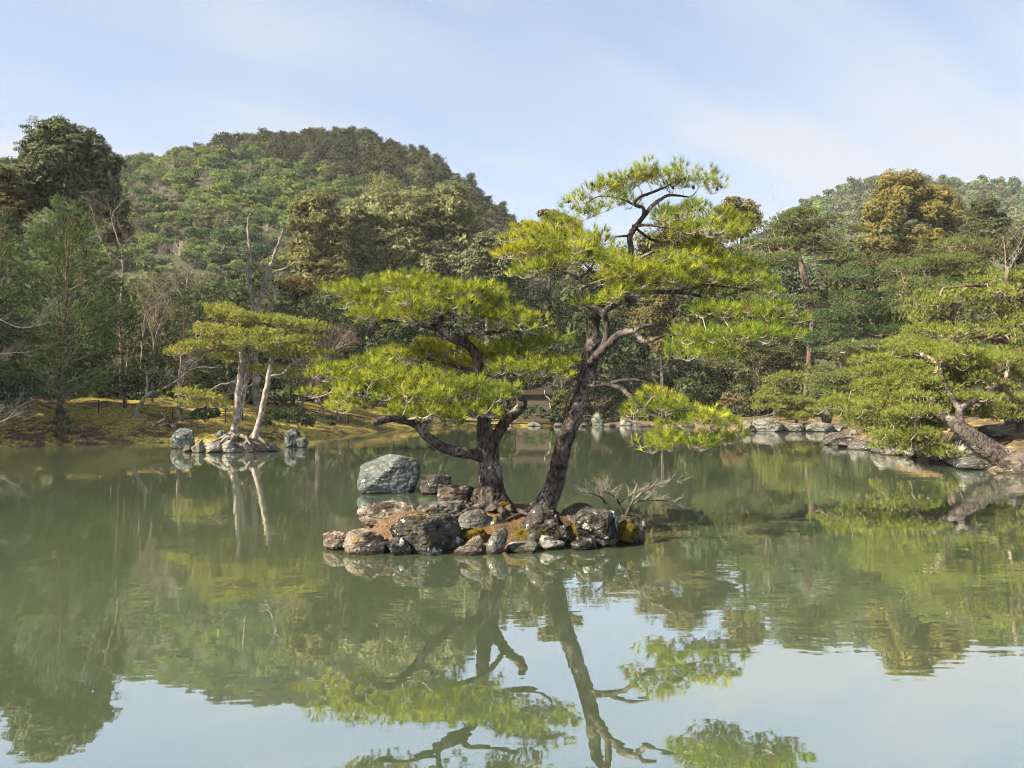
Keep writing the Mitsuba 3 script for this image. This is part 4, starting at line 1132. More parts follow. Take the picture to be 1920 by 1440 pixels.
shrub("glossy green bush in the dark gap behind the left pine", 735, 640, 34, 26, 104, ((0.045, 0.062, 0.024), (0.11, 0.125, 0.055)), 410, 2600, 0.15)
shrub("dark green bushy shrub in front of the far thicket, right of the tall pine's trunk", 1305, 735, 46, 34, 113, ((0.040, 0.055, 0.027), (0.095, 0.110, 0.052)), 411, 4200, 0.15)

# short dark posts along the bank, a shed, a low fence
def lathe_post(r, h):
    p = np.array([[0, 0, -0.3], [0, 0, h * 0.5], [0, 0, h - 0.03], [0, 0, h]])
    return tube(p, [r, r * 0.97, r * 0.95, r * 0.7], 10)


post = mikit.ply(lathe_post(0.05, 0.95), {"type": "ref", "id": "dark_wood"} if False else "dark_wood", smooth=30)
scene["dark_wood"] = {"type": "diffuse", "reflectance": {"type": "rgb", "value": [0.035, 0.028, 0.022]}}
POSTS = ((185, 60, "leftmost short dark post, in the shade right of the feathery pine"), (324, 62, "short dark post left of the dark straight trunk"), (423, 63, "short dark post just left of the islet's forked pine"), (455, 66, "short dark post between the two islet pines"),
         (591, 74, "short dark post right of the leaning pale tree"), (622, 79, "short dark post beside the stout pale trunk"), (654, 82, "rightmost short dark post on the mossy bank"))
for px, Y, lab in POSTS:
    key = named("fence_post")
    scene[key] = {**post, "to_world": T().translate([float(P(px, 765, Y)[0]), Y, base_z(px, Y)])}
    tag(key, lab, "post", "short dark posts along the mossy bank")


def box(x0, x1, y0, y1, z0, z1, bev=0.0):
    m = trimesh.creation.box([x1 - x0, y1 - y0, z1 - z0])
    m.apply_translation([(x0 + x1) / 2, (y0 + y1) / 2, (z0 + z1) / 2])
    return np.array(m.vertices), np.array(m.faces)


sx0, sx1 = P(968, 765, 112)[0], P(1031, 765, 112)[0]
sz0, sz1 = P(1000, 790, 112)[2], P(1000, 739, 112)[2]
put("wooden_shed__wall", *box(sx0, sx1, 112.0, 115.5, sz0 - 0.6, sz1 - 0.05), "old_wood")
hb = (sz1 - sz0) / 5
for n in range(5):
    put("wooden_shed__wall__plank" + (f"_{n:03d}" if n else ""), *box(sx0 + 0.02, sx1 - 0.02, 111.95, 111.996, sz0 + n * hb + 0.03, sz0 + (n + 1) * hb - 0.03), "old_wood")
v = np.array([(sx0 - 0.5, 111.4, sz1), (sx1 + 0.35, 111.4, sz1), (sx1 + 0.35, 113.7, sz1 + 1.3), (sx0 - 0.5, 113.7, sz1 + 1.3), (sx1 + 0.35, 116, sz1), (sx0 - 0.5, 116, sz1)])
v = np.vstack([v, v - [0, 0, 0.14]])
put("wooden_shed__roof", v, np.array([(0, 1, 2), (0, 2, 3), (3, 2, 4), (3, 4, 5), (6, 8, 7), (6, 9, 8), (9, 10, 8), (9, 11, 10), (0, 7, 1), (0, 6, 7), (1, 7, 8), (1, 8, 2), (2, 8, 10), (2, 10, 4), (0, 3, 9), (0, 9, 6), (3, 5, 11), (3, 11, 9), (5, 4, 10), (5, 10, 11)]), "dark_wood")
pv, pf = tube(curve([P(1021, 732, 111.6), P(1022, 742, 111.6), P(1030, 748, 111.6), P(1032, 765, 111.6), P(1035, 784, 111.6)], 24), 0.07, 8)
put("wooden_shed__downpipe", pv, pf, "plain_paint", smooth=True)
tag("wooden_shed", "brown plank-walled shed with a pale downpipe, half hidden at the far shore", "shed")
tag("wooden_shed__downpipe", "pale grey downpipe at the shed's right corner")

for name, lab, x0, x1, Y, k, h in (("bamboo_fence", "low rail fence on the far shore behind the pointed rock", 1095, 1215, 114.5, 7, 1.15), ("bamboo_fence", "low weathered fence left of the clipped shore pine", 1388, 1450, 90, 6, 1.1)):
    key = named(name)
    xs = np.linspace(P(x0, 765, Y)[0], P(x1, 765, Y)[0], k)
    zs = [float(ground_z(x, Y)) for x in xs]
    for n, (x, z) in enumerate(zip(xs, zs)):
        v, f = tube(np.array([[x, Y, z - 0.3], [x, Y, z + h * 0.6], [x, Y, z + h]]), [0.06, 0.055, 0.05], 8)
        put(key + "__post" + (f"_{n:03d}" if n else ""), v, f, "grey_bark", smooth=30)
    for n, hh in enumerate((h * 0.55, h * 0.92)):
        v, f = tube(np.array([[x, Y - 0.08, z + hh] for x, z in zip(xs, zs)]), 0.04, 8)
        put(key + "__rail" + (f"_{n:03d}" if n else ""), v, f, "grey_bark", smooth=30)
    tag(key, lab, "fence")

# ================================================================ rocks of the shores and the left islet
S = "shore_rock"
rock("shore_boulder", "pointed pale blue-grey rock on the far shore right of the tall pine's trunk", 1108, 1136, 774, 801, 111, 501, S, extra=[(-0.5, -0.3, 0.7, 0.75), (0.6, -0.3, 0.6, 0.75)])
rock("shore_boulder", "rounded pale rock on the far shore under the tall pine's low branch", 1162, 1186, 778, 801, 110, 502, S)
rock("shore_boulder", "flat pale rock at the water's edge before the shed", 990, 1015, 791, 801, 106, 503, S)
rock("shore_boulder", "small grey rock at the water's edge left of the shed", 950, 962, 793, 802, 105, 504, S)
ORD = ("first", "second", "third", "fourth", "fifth", "sixth", "seventh", "eighth", "ninth", "tenth", "last")
for n, x in enumerate((1048, 1072, 1092, 1143, 1196, 1212, 1232, 1262, 1290, 1318, 1345)):
    rock("edging_stone", f"low dark edging stone at the far waterline, {ORD[n]} from the left in its row", x - 11, x + 12, 792 + (n * 7) % 4, 802, W(800) - 1.2 if x < 1250 else 103, 510 + n, "brown_rock" if n % 2 else "slate_rock", sub=3, group="edging stones along the far waterline", category="stone")
for n, (x0, x1, y0, y1, lab) in enumerate(((1390, 1412, 790, 809, "jagged pale rock at the left end of the rocks below the clipped pine"), (1404, 1416, 799, 810, "small pale stone beside the jagged shore rock"), (1413, 1468, 784, 809, "long pale lichened rock below the clipped pine"),
                                           (1468, 1508, 793, 809, "grey rock in the shade under the clipped pine"), (1508, 1562, 791, 810, "dark grey rock right of the clipped pine's stem"), (1540, 1562, 746, 790, "tall upright pale stone behind the shore rocks"), (1562, 1592, 795, 811, "grey rock at the right end of the rocks below the clipped pine"))):
    rock("shore_boulder", lab, x0, x1, y0, y1, 82 if n != 5 else 86, 530 + n, S)
for n, (x0, x1, y0, y1, Y, mat, lab) in enumerate(((1563, 1588, 818, 827, 58.5, S, "flat stone off the tip of the right point"), (1590, 1612, 800, 836, 53, S, "pointed pale rock at the tip of the right point"), (1604, 1640, 820, 842, 50, "warm_rock", "pinkish rounded rock near the tip of the right point"),
                                                   (1662, 1705, 840, 852, 42, S, "low pale rock at the waterline under the leaning pine's foliage"), (1712, 1742, 826, 856, 40, "brown_rock", "brown rock under the leaning pine's foliage"), (1741, 1768, 832, 858, 39.5, "brown_rock", "rusty brown rock left of the big pale boulder"),
                                                   (1768, 1786, 824, 852, 38, S, "small grey rock against the big pale boulder"), (1780, 1838, 806, 868, 33.3, "pale_rock", "big pale greenish boulder under the leaning trunk"), (1640, 1665, 836, 850, 44, S, "small pale stone at the waterline of the right point"),
                                                   (1888, 1914, 756, 800, 40, "grey_rock", "upright grey stone behind the leaning pine"), (1905, 1930, 780, 812, 37, S, "pale rock at the right edge on the orange ground"))):
    rock("shore_boulder", lab, x0, x1, y0, y1, Y, 550 + n, mat)
for n, (x0, x1, y0, y1, Y, mat, lab) in enumerate(((1650, 1688, 838, 853, 41.2, S, "wide flat pale stone at the waterline below the leaning pine"), (1700, 1728, 843, 858, 39, S, "small pale stone between the two brown rocks of the right point"), (1756, 1784, 846, 864, 36.5, "brown_rock", "low rusty stone at the foot of the big pale boulder"),
                                                   (1832, 1868, 848, 874, 33.5, S, "grey stone in the shade of the leaning trunk"), (1866, 1905, 868, 886, 31, "brown_rock", "dark stone at the waterline under the leaning trunk's root"), (1840, 1890, 796, 815, 36, S, "pale bare rock on the ground above the leaning trunk"))):
    rock("shore_boulder", lab, x0, x1, y0, y1, Y, 590 + n, mat)
rngs = np.random.default_rng(640)
EDGING = ((24.4, 57.8), (22.9, 55.2), (22.2, 52.2), (21.8, 49.0), (21.4, 46.4), (21.0, 43.2), (21.2, 41.0), (21.1, 38.2), (20.6, 35.8), (19.9, 33.6), (19.2, 31.6), (19.3, 29.6), (20.6, 28.2), (22.6, 27.0))
PLACE = ("at the very tip of the right point", "just behind the pointed pale rock", "below the pinkish rounded rock", "left of the small pale stone on the right point", "under the pine's lowest left spray", "between the two flat pale stones", "at the foot of the brown rock", "right of the brown rock", "before the rusty rock", "left of the big pale boulder's foot", "right of the big pale boulder's foot", "under the middle of the leaning trunk", "at the root of the leaning trunk", "at the right edge of the view")
for n, ((x, y), pl) in enumerate(zip(EDGING, PLACE)):
    wd, ht = 1.5 + 0.9 * rngs.random(), 0.45 + 0.45 * rngs.random()
    ku = F / y
    rock("edging_stone", f"rough grey edging stone {pl}", 960 + (x - wd / 2) * ku, 960 + (x + wd / 2) * ku, row(ht, y), row(-0.05, y), y, 641 + n, ("shore_rock", "slate_rock", "brown_rock")[int(rngs.integers(0, 3))] if n < 10 else ("slate_rock", "brown_rock")[n % 2], category="stone", deep=0.7)
rock("standing_stone", "grey upright stone slab in the shade left of the feathery pine's trunk", 66, 82, 704, 730, 62, 580, "grey_rock", category="stone", extra=[(-0.8, 0, 0.55, 0.6)])

icx, icy = P(440, 765, 45.6)[0], 45.6
ixc = P(450, 765, 44.4)[0]
mound("islet_ground", icx + 0.15, 45.5, 2.75, 2.2, 0.50, 601, "islet_earth", n=90, lump=0.26, rise=lambda x, y: 0.52 * np.exp(-((x - ixc) / 1.2) ** 2 - ((y - 44.6) / 1.3) ** 2))
mbr = np.random.default_rng(606)
for n, (a, b) in enumerate(((440, 395), (441, 410), (447, 430), (478, 500), (476, 460), (452, 470))):
    Yr = 43.9 - 0.15 * (n % 3)
    q = np.array([P(a + (b - a) * t, row(1.0 - 0.55 * t ** 1.4 + 0.06 * mbr.standard_normal(), Yr), Yr - 0.25 * t) for t in np.linspace(0, 1, 5)])
    v, f = tube(curve(q, 14), np.linspace(0.13, 0.05, 14), 8)
    put(("red_pine_001" if n in (0, 1, 2, 5) else "red_pine_002") + "__root" + (f"_{n:03d}" if n else ""), v, f, "grey_bark", smooth=True)
for n, (x0, x1, y0, y1, Y, mat, lab) in enumerate(((316, 366, 802, 839, 47.5, "grey_rock", "sloping grey boulder at the left end of the small islet"), (402, 425, 807, 822, 46.6, "grey_rock", "small rounded grey stone at the back of the small islet"), (356, 384, 823, 847, 43.6, S, "pale craggy rock at the front left of the small islet"),
                                                   (416, 450, 825, 848, 43.2, S, "pale lumpy rock at the front middle of the small islet"), (383, 418, 831, 847, 43.3, S, "low tan rock between the two pale front rocks of the small islet"), (456, 478, 822, 845, 43.7, S, "pale rock right of the front middle rock of the small islet"), (340, 360, 835, 847, 43.9, "brown_rock", "mossy low stone at the foot of the islet's left boulder"),
                                                   (476, 500, 832, 845, 44.0, "brown_rock", "mossy low stone near the right end of the small islet"), (497, 521, 832, 845, 44.4, "grey_rock", "flat dark stone at the right end of the small islet"), (532, 562, 803, 836, 49.4, "grey_rock", "upright grey rock standing in the water right of the small islet"), (555, 579, 820, 838, 48.8, "grey_rock", "small rounded rock leaning on the upright rock in the water"))):
    rock("islet_rock", lab, x0, x1, y0, y1, Y, 610 + n, mat, sink=0.5)

# ================================================================ the island with the two old pines
def swell(x, y):
    return 0.30 * np.exp(-((x + 0.20) / 1.2) ** 2 - ((y - 15.5) / 0.9) ** 2) + 0.24 * np.exp(-((x + 1.95) / 0.75) ** 2 - ((y - 14.45) / 0.55) ** 2) + 0.06 * np.exp(-((x + 0.3) / 0.8) ** 2 - ((y - 14.2) / 0.4) ** 2)


mound("island_ground", -0.52, 15.1, 2.5, 1.5, 0.28, 701, "needle_litter", n=140, edge=0.42, lump=0.14, rise=swell, base=-0.5)
rock("boulder", "big lichened grey boulder standing in the water behind the island", 670, 788, 852, 923, 22.9, 702, "grey_rock", deep=0.8, sub=5, rough=0.05, crack=0.03, facets=6, extra=[(0.52, -0.84, 0.12, 0.55), (-0.75, -0.55, 0.35, 0.80), (-0.45, 0.1, 0.9, 0.80), (0.25, 0.1, 0.95, 0.86), (0.95, -0.1, 0.2, 0.84)])
rock("boulder", "small squarish dark block in the water right of the big boulder", 784, 845, 890, 923, 22.6, 703, "dark_rock", deep=0.9, sub=5, rough=0.06, facets=5, flat_top=0.62, extra=[(0.1, -1, 0.1, 0.7), (-1, -0.2, 0.1, 0.75), (1, -0.1, 0.0, 0.78)])
I = (("small blunt tan rock at the island's left tip", 601, 655, 996, 1027, 13.75, "warm_rock", {}, 5),
     ("broad tan and pink rock at the island's front left", 640, 726, 992, 1041, 13.35, "warm_rock", {"deep": 0.7}, 5),
     ("long pale pinkish-grey rock along the island's back left", 664, 782, 939, 980, 14.75, "warm_rock", {"deep": 0.6, "rough": 0.12}, 5),
     ("dark grey streaked slab in front of the brown rock, left of the left trunk", 775, 890, 938, 985, 14.9, "slate_rock", {"deep": 0.5}, 5),
     ("purplish brown split rock at the left trunk's foot", 818, 888, 909, 955, 15.6, "brown_rock", {"deep": 0.6, "rough": 0.07}, 5),
     ("narrow brown rock wedged between the split rock and the left trunk", 880, 910, 912, 955, 15.55, "brown_rock", {}, 4),
     ("large black rock with a pale lichen patch at the island's front", 728, 864, 966, 1041, 13.4, "dark_rock", {"deep": 0.62, "rough": 0.09}, 5),
     ("faceted slate-grey rock in the middle of the island", 852, 920, 955, 1000, 14.15, "slate_rock", {"deep": 0.7, "rough": 0.05, "extra": [(0.25, -0.8, 0.55, 0.6), (-0.6, -0.4, 0.6, 0.6)]}, 5),
     ("low grey rock right of the faceted slate rock", 905, 948, 966, 995, 14.3, "slate_rock", {}, 4),
     ("small orange-cream rock at the island's front", 872, 907, 1004, 1037, 13.4, "warm_rock", {}, 4),
     ("sharp upright grey rock leaning right at the waterline", 911, 953, 989, 1037, 13.35, "slate_rock", {"lean": 0.55, "rough": 0.05, "facets": 6}, 4),
     ("large rough black-and-grey rock at the right trunk's foot", 974, 1068, 948, 1024, 13.95, "dark_rock", {"deep": 0.7, "rough": 0.12}, 5),
     ("small white rock at the waterline below the rough black rock", 1010, 1060, 1003, 1029, 13.75, "shore_rock", {}, 4),
     ("knobbly tan rock behind the right-hand rocks", 1050, 1122, 944, 985, 15.0, "brown_rock", {"deep": 0.7}, 5),
     ("big dark rock with a pale top band on the island's right", 1078, 1168, 956, 1024, 14.0, "dark_rock", {"deep": 0.75, "flat_top": 0.7, "rough": 0.07}, 5),
     ("dark flat-topped rock at the island's right tip under the bare shrub", 1156, 1212, 966, 1020, 14.35, "dark_rock", {"flat_top": 0.66, "rough": 0.07}, 5),
     ("dark wet rock low between the tan and the black front rocks", 715, 742, 1010, 1041, 13.5, "dark_rock", {}, 4),
     ("low black ledge rock at the waterline left of the black front rock", 722, 772, 1008, 1042, 13.25, "dark_rock", {}, 4),
     ("flat brownish ledge rock before the small orange-cream rock", 850, 905, 1022, 1040, 13.3, "brown_rock", {}, 4),
     ("flat slate ledge rock between the sharp rock and the white rock", 948, 1008, 1018, 1037, 13.5, "slate_rock", {}, 4),
     ("low black ledge rock at the foot of the banded right rock", 1070, 1120, 1010, 1030, 13.75, "dark_rock", {}, 4),
     ("dark wet rock in the gap right of the black front rock", 850, 878, 1010, 1039, 13.7, "dark_rock", {}, 4),
     ("dark wet rock hidden behind the sharp upright rock", 945, 1012, 1012, 1036, 13.8, "dark_rock", {}, 4),
     ("dark wet rock below the mossy hump on the right", 1060, 1090, 1005, 1029, 14.0, "dark_rock", {}, 4))
for n, (lab, x0, x1, y0, y1, Y, mat, kw, sub) in enumerate(I):
    kw = {"deep": 0.8, "rough": 0.11, "crack": 0.065, **kw}
    rock("island_rock", lab, x0, x1, y0, y1, Y, 720 + n, mat, sub=sub, sink=0.3, **kw)


def moss_hump(label, x0, x1, y0, y1, Y, seed):
    key = named("moss_cushion")
    v, f = rock_mesh(seed, 4, 4, 0.09, 0.0)
    d = unit(v)
    v = v + d * (0.13 * (meshkit.fbm(v * 9, 4, seed=seed) - 0.5) + 0.10 * (meshkit.noise(v * 24, seed) - 0.5))[:, None]
    a, b = P(x0, y1, Y), P(x1, y0, Y)
    lo, hi = v.min(0), v.max(0)
    v = (v - lo) / (hi - lo) * [b[0] - a[0], 0.7 * (b[0] - a[0]), (b[2] - a[2]) * 1.2] + [a[0], Y - 0.25 * (b[0] - a[0]), a[2] - 0.2 * (b[2] - a[2])]
    put(key, v, f, "moss_material", smooth=True)
    tag(key, label, "moss")


moss_hump("golden moss cushion right of the sharp upright rock", 948, 1016, 990, 1026, 14.0, 760)
moss_hump("golden moss cushion between the two big right-hand rocks", 1058, 1104, 982, 1020, 14.2, 761)
moss_hump("dark green moss cushion before the right-tip rock", 1156, 1200, 980, 1012, 14.2, 762)
moss_hump("orange moss cushion above the small cream rock", 862, 912, 990, 1020, 13.75, 763)
moss_hump("mossy collar round the left trunk's right side", 915, 965, 938, 962, 15.0, 764)

mbr = MB()
rng = np.random.default_rng(77)
for n, q in enumerate((((920, 945, 15.1, 0.09), (885, 955, 14.9, 0.07), (860, 968, 14.6, 0.055), (830, 975, 14.4, 0.04), (790, 985, 14.2, 0.02)), ((935, 948, 15.1, 0.09), (965, 955, 14.8, 0.06), (990, 965, 14.5, 0.03)), ((930, 950, 15.0, 0.08), (945, 962, 14.7, 0.05), (935, 972, 14.4, 0.025)),
                       ((1000, 955, 15.0, 0.08), (975, 965, 14.7, 0.05), (950, 975, 14.4, 0.03)))):
    pts = np.array([P(*a[:3]) for a in q])
    v, f = bark_tube(pts, np.array([a[3] for a in q]), 780 + n, sides=20, depth=0.01, plate=(0.04, 0.1))
    put("old_pine__root" + (f"_{n:03d}" if n else "") if n < 3 else "old_pine_001__root", v, f, "old_bark", smooth=True)

LIME = ((0.125, 0.180, 0.028), (0.420, 0.435, 0.058))
GOLD = ((0.27, 0.29, 0.032), (0.46, 0.42, 0.045))
DEEP = ((0.140, 0.205, 0.034), (0.300, 0.345, 0.052))
pine("old_pine", "old dark-trunked pine on the island's left with low spreading lime-green pads", "pine tree",
     [[(928, 952, 15.2, 0.27), (921, 915, 15.2, 0.225), (917, 875, 15.2, 0.21), (913, 840, 15.2, 0.20), (908, 800, 15.2, 0.145), (905, 750, 15.2, 0.12), (903, 715, 15.2, 0.105), (899, 690, 15.2, 0.098), (889, 660, 15.15, 0.094), (870, 642, 15.1, 0.098), (845, 632, 15.05, 0.10), (815, 622, 15.0, 0.08)]],
     [[(914, 860, 15.2, 0.107), (890, 853, 15.0, 0.102), (858, 847, 14.8, 0.098), (828, 838, 14.6, 0.090), (803, 820, 14.4, 0.086), (788, 803, 14.3, 0.082), (782, 795, 14.3, 0.066)],
      [(785, 798, 14.3, 0.074), (765, 790, 14.0, 0.070), (742, 784, 13.7, 0.066), (718, 788, 13.5, 0.066), (698, 794, 13.4, 0.061)],
      [(788, 803, 14.3, 0.066), (815, 770, 14.3, 0.049), (800, 750, 14.4, 0.041), (760, 748, 14.5, 0.041), (715, 758, 14.6, 0.037), (680, 745, 14.7, 0.029), (640, 720, 14.9, 0.021)],
      [(915, 845, 15.2, 0.123), (932, 815, 15.3, 0.107), (948, 790, 15.3, 0.098), (965, 775, 15.3, 0.094), (980, 758, 15.3, 0.090), (976, 745, 15.3, 0.057)],
      [(948, 790, 15.3, 0.049), (920, 770, 14.8, 0.041), (880, 762, 14.5, 0.033), (840, 755, 14.4, 0.025)],
      [(903, 705, 15.2, 0.082), (925, 712, 15.1, 0.061), (955, 722, 15.0, 0.049), (985, 727, 15.0, 0.041), (1010, 722, 15.0, 0.033), (1035, 705, 15.0, 0.021)],
      [(845, 632, 15.05, 0.082), (822, 615, 15.0, 0.074), (800, 612, 14.9, 0.049), (760, 600, 14.9, 0.041), (720, 600, 15.0, 0.033), (695, 580, 15.2, 0.025), (650, 555, 15.4, 0.016)],
      [(865, 640, 15.1, 0.066), (880, 622, 15.0, 0.057), (900, 625, 14.9, 0.049), (930, 622, 14.9, 0.037), (970, 615, 14.9, 0.025)],
      [(822, 615, 15.0, 0.049), (830, 590, 14.9, 0.041), (860, 575, 14.8, 0.033), (900, 560, 14.8, 0.025)],
      [(900, 695, 15.2, 0.049), (870, 690, 15.6, 0.041), (830, 680, 16.0, 0.033), (790, 670, 16.2, 0.025)]],
     [(650, 548, 46, 20, 15.4), (690, 562, 44, 20, 15.2), (722, 535, 44, 18, 15.4), (765, 532, 44, 17, 15.2), (800, 545, 60, 20, 14.9), (845, 548, 60, 22, 14.7), (890, 548, 55, 20, 14.8), (925, 555, 34, 17, 15.1), (770, 565, 52, 18, 14.6), (720, 590, 46, 13, 14.8), (685, 597, 30, 10, 14.8), (755, 595, 40, 12, 14.6),
      (930, 590, 42, 15, 14.8), (965, 600, 52, 17, 14.8), (995, 606, 22, 10, 14.8), (850, 580, 50, 16, 14.6),
      (985, 655, 46, 17, 15.2), (1030, 642, 34, 15, 15.1), (1050, 682, 32, 15, 15.0), (1010, 690, 48, 17, 14.9), (965, 690, 40, 18, 14.8), (935, 665, 36, 18, 15.4),
      (850, 655, 60, 18, 16.2, None, GOLD), (800, 662, 50, 18, 16.3), (870, 685, 48, 16, 16.0, None, GOLD), (740, 670, 50, 18, 16.0),
      (640, 700, 46, 24, 15.2), (620, 725, 34, 20, 15.1), (690, 690, 46, 20, 15.3), (740, 708, 58, 22, 14.7), (690, 730, 50, 20, 14.6), (800, 715, 56, 20, 14.6), (770, 738, 60, 18, 14.3), (850, 738, 58, 18, 14.3), (905, 730, 52, 18, 14.2, None, DEEP), (940, 735, 30, 14, 14.3, None, DEEP), (665, 757, 40, 14, 14.6),
      (770, 776, 38, 15, 14.1), (815, 772, 44, 17, 13.9), (860, 778, 40, 15, 14.0), (895, 765, 34, 13, 14.0), (925, 778, 22, 12, 14.1)],
     0.15, 0.195, 8, 22, 0.140, 0.0088, LIME, 801, near=True, per_pad=True, spread=0.44, twig_col=(0.36, 0.32, 0.28), r0=0.0042, rmax=0.035, flare=0.30, dens=0.74)
pine("old_pine", "tallest old pine on the island, trunk leaning right under a wide golden-green crown", "pine tree",
     [[(1014, 958, 15.2, 0.215), (1032, 928, 15.2, 0.19), (1046, 884, 15.2, 0.168), (1055, 840, 15.2, 0.158), (1065, 812, 15.2, 0.155), (1086, 752, 15.2, 0.145), (1098, 715, 15.2, 0.147), (1104, 688, 15.22, 0.145), (1109, 660, 15.25, 0.135), (1112, 628, 15.3, 0.12), (1116, 598, 15.35, 0.105), (1140, 555, 15.5, 0.08), (1170, 505, 15.6, 0.07), (1183, 472, 15.6, 0.064), (1181, 445, 15.6, 0.062), (1194, 422, 15.6, 0.056), (1210, 402, 15.6, 0.05), (1224, 385, 15.6, 0.045), (1240, 373, 15.6, 0.04), (1256, 366, 15.6, 0.035), (1290, 369, 15.7, 0.02)]],
     [[(1098, 690, 15.2, 0.092), (1118, 668, 15.0, 0.081), (1142, 645, 14.8, 0.076), (1160, 628, 14.7, 0.070), (1186, 621, 14.6, 0.059), (1197, 630, 14.6, 0.049), (1210, 641, 14.5, 0.045), (1246, 630, 14.5, 0.032), (1300, 625, 14.4, 0.018), (1370, 615, 14.4, 0.013)],
      [(1120, 665, 15.0, 0.065), (1135, 640, 14.9, 0.062), (1137, 605, 14.85, 0.062), (1126, 584, 14.8, 0.059), (1103, 573, 14.75, 0.054), (1090, 558, 14.7, 0.045), (1090, 542, 14.7, 0.043), (1100, 534, 14.7, 0.040), (1085, 523, 14.65, 0.032), (1055, 508, 14.6, 0.024), (1020, 505, 14.6, 0.016)],
      [(1085, 523, 14.65, 0.027), (1105, 505, 14.8, 0.024), (1112, 490, 14.9, 0.018), (1090, 470, 15.0, 0.013)],
      [(1128, 586, 14.8, 0.054), (1150, 574, 14.8, 0.049), (1176, 563, 14.8, 0.045), (1220, 549, 14.8, 0.040), (1262, 547, 14.8, 0.038), (1304, 553, 14.9, 0.032), (1343, 566, 15.0, 0.027), (1372, 572, 15.1, 0.016)],
      [(1262, 547, 14.8, 0.027), (1320, 535, 15.2, 0.022), (1380, 540, 15.4, 0.016), (1420, 545, 15.5, 0.013)],
      [(1186, 621, 14.6, 0.043), (1208, 611, 14.6, 0.032), (1226, 609, 14.6, 0.016)],
      [(1207, 405, 15.6, 0.038), (1206, 390, 15.5, 0.032), (1190, 384, 15.5, 0.029), (1198, 371, 15.5, 0.029), (1222, 361, 15.5, 0.027), (1247, 351, 15.4, 0.022), (1270, 338, 15.4, 0.013)],
      [(1190, 384, 15.5, 0.022), (1160, 372, 15.4, 0.016), (1125, 368, 15.4, 0.013), (1100, 380, 15.4, 0.013)],
      [(1183, 432, 15.6, 0.032), (1178, 441, 15.5, 0.027), (1152, 444, 15.4, 0.018)],
      [(1186, 424, 15.6, 0.032), (1215, 422, 15.4, 0.027), (1255, 427, 15.3, 0.018), (1310, 432, 15.2, 0.013)],
      [(1192, 428, 15.6, 0.027), (1225, 450, 15.8, 0.022), (1275, 455, 16.0, 0.013)],
      [(1150, 540, 15.5, 0.043), (1195, 490, 15.3, 0.032), (1225, 472, 15.2, 0.027), (1242, 470, 15.2, 0.024), (1258, 480, 15.1, 0.016)],
      [(1140, 555, 15.5, 0.043), (1120, 520, 15.8, 0.032), (1090, 490, 16.0, 0.022), (1050, 460, 16.0, 0.013)],
      [(1093, 735, 15.2, 0.059), (1112, 721, 15.0, 0.051), (1140, 722, 14.9, 0.045), (1165, 729, 14.8, 0.043), (1183, 745, 14.7, 0.043), (1200, 765, 14.6, 0.038), (1240, 786, 14.5, 0.032), (1268, 800, 14.5, 0.022), (1300, 820, 14.4, 0.013)],
      [(1240, 786, 14.5, 0.022), (1290, 785, 14.6, 0.016), (1330, 795, 14.7, 0.013)]],
     [(1130, 355, 36, 13, 15.4), (1165, 338, 36, 14, 15.4), (1190, 345, 30, 15, 15.5), (1225, 325, 34, 13, 15.4), (1262, 328, 38, 14, 15.4), (1300, 335, 36, 15, 15.3), (1328, 350, 24, 12, 15.3), (1095, 375, 28, 13, 15.4), (1130, 388, 26, 12, 15.4), (1170, 378, 20, 9, 15.4), (1085, 398, 18, 8, 15.4),
      (1260, 395, 30, 14, 15.8), (1300, 400, 44, 18, 15.6), (1350, 415, 44, 18, 15.5), (1320, 435, 60, 13, 15.2), (1260, 420, 40, 12, 15.3), (1290, 460, 36, 11, 15.9),
      (1000, 445, 50, 22, 15.6, None, GOLD), (1050, 430, 50, 20, 15.8), (1090, 445, 46, 22, 15.6), (975, 480, 40, 18, 15.0, None, GOLD), (1030, 470, 56, 22, 15.2), (1085, 475, 50, 20, 15.2), (990, 510, 40, 16, 14.7), (1040, 495, 46, 14, 14.7), (1125, 475, 40, 20, 15.4), (1160, 495, 42, 17, 15.0),
      (1150, 525, 50, 18, 14.8, None, GOLD), (1195, 515, 50, 20, 14.8), (1240, 505, 52, 22, 15.0), (1285, 500, 50, 24, 15.2), (1330, 495, 50, 22, 15.4), (1375, 500, 46, 20, 15.6), (1180, 545, 50, 14, 14.6), (1120, 572, 36, 13, 14.9), (1250, 530, 60, 16, 14.8), (1330, 530, 50, 18, 15.2, None, DEEP), (1390, 535, 50, 20, 15.4, None, DEEP), (1425, 520, 30, 18, 15.6, None, DEEP),
      (1330, 585, 46, 18, 14.8, None, DEEP), (1390, 585, 56, 22, 15.0, None, DEEP), (1440, 580, 44, 22, 15.2, None, DEEP), (1480, 600, 26, 18, 15.3, None, DEEP), (1280, 632, 38, 17, 14.5, None, DEEP), (1335, 635, 56, 20, 14.4, None, DEEP), (1400, 630, 60, 22, 14.6, None, DEEP), (1455, 625, 40, 18, 14.9, None, DEEP), (1295, 662, 40, 14, 14.3, None, DEEP), (1360, 665, 50, 13, 14.4, None, DEEP),
      (1225, 752, 40, 16, 14.7), (1270, 765, 40, 16, 14.6), (1310, 778, 40, 16, 14.5), (1350, 790, 34, 15, 14.6), (1235, 825, 30, 14, 14.3), (1270, 832, 42, 20, 14.2), (1320, 830, 44, 18, 14.3, None, DEEP), (1370, 825, 30, 13, 14.5), (1265, 795, 30, 12, 14.4, None, DEEP), (1200, 760, 22, 12, 14.6)],
     0.16, 0.205, 8, 22, 0.145, 0.0088, LIME, 802, near=True, per_pad=True, spread=0.44, twig_col=(0.33, 0.28, 0.24), r0=0.0042, rmax=0.035, flare=0.12, dens=0.70)
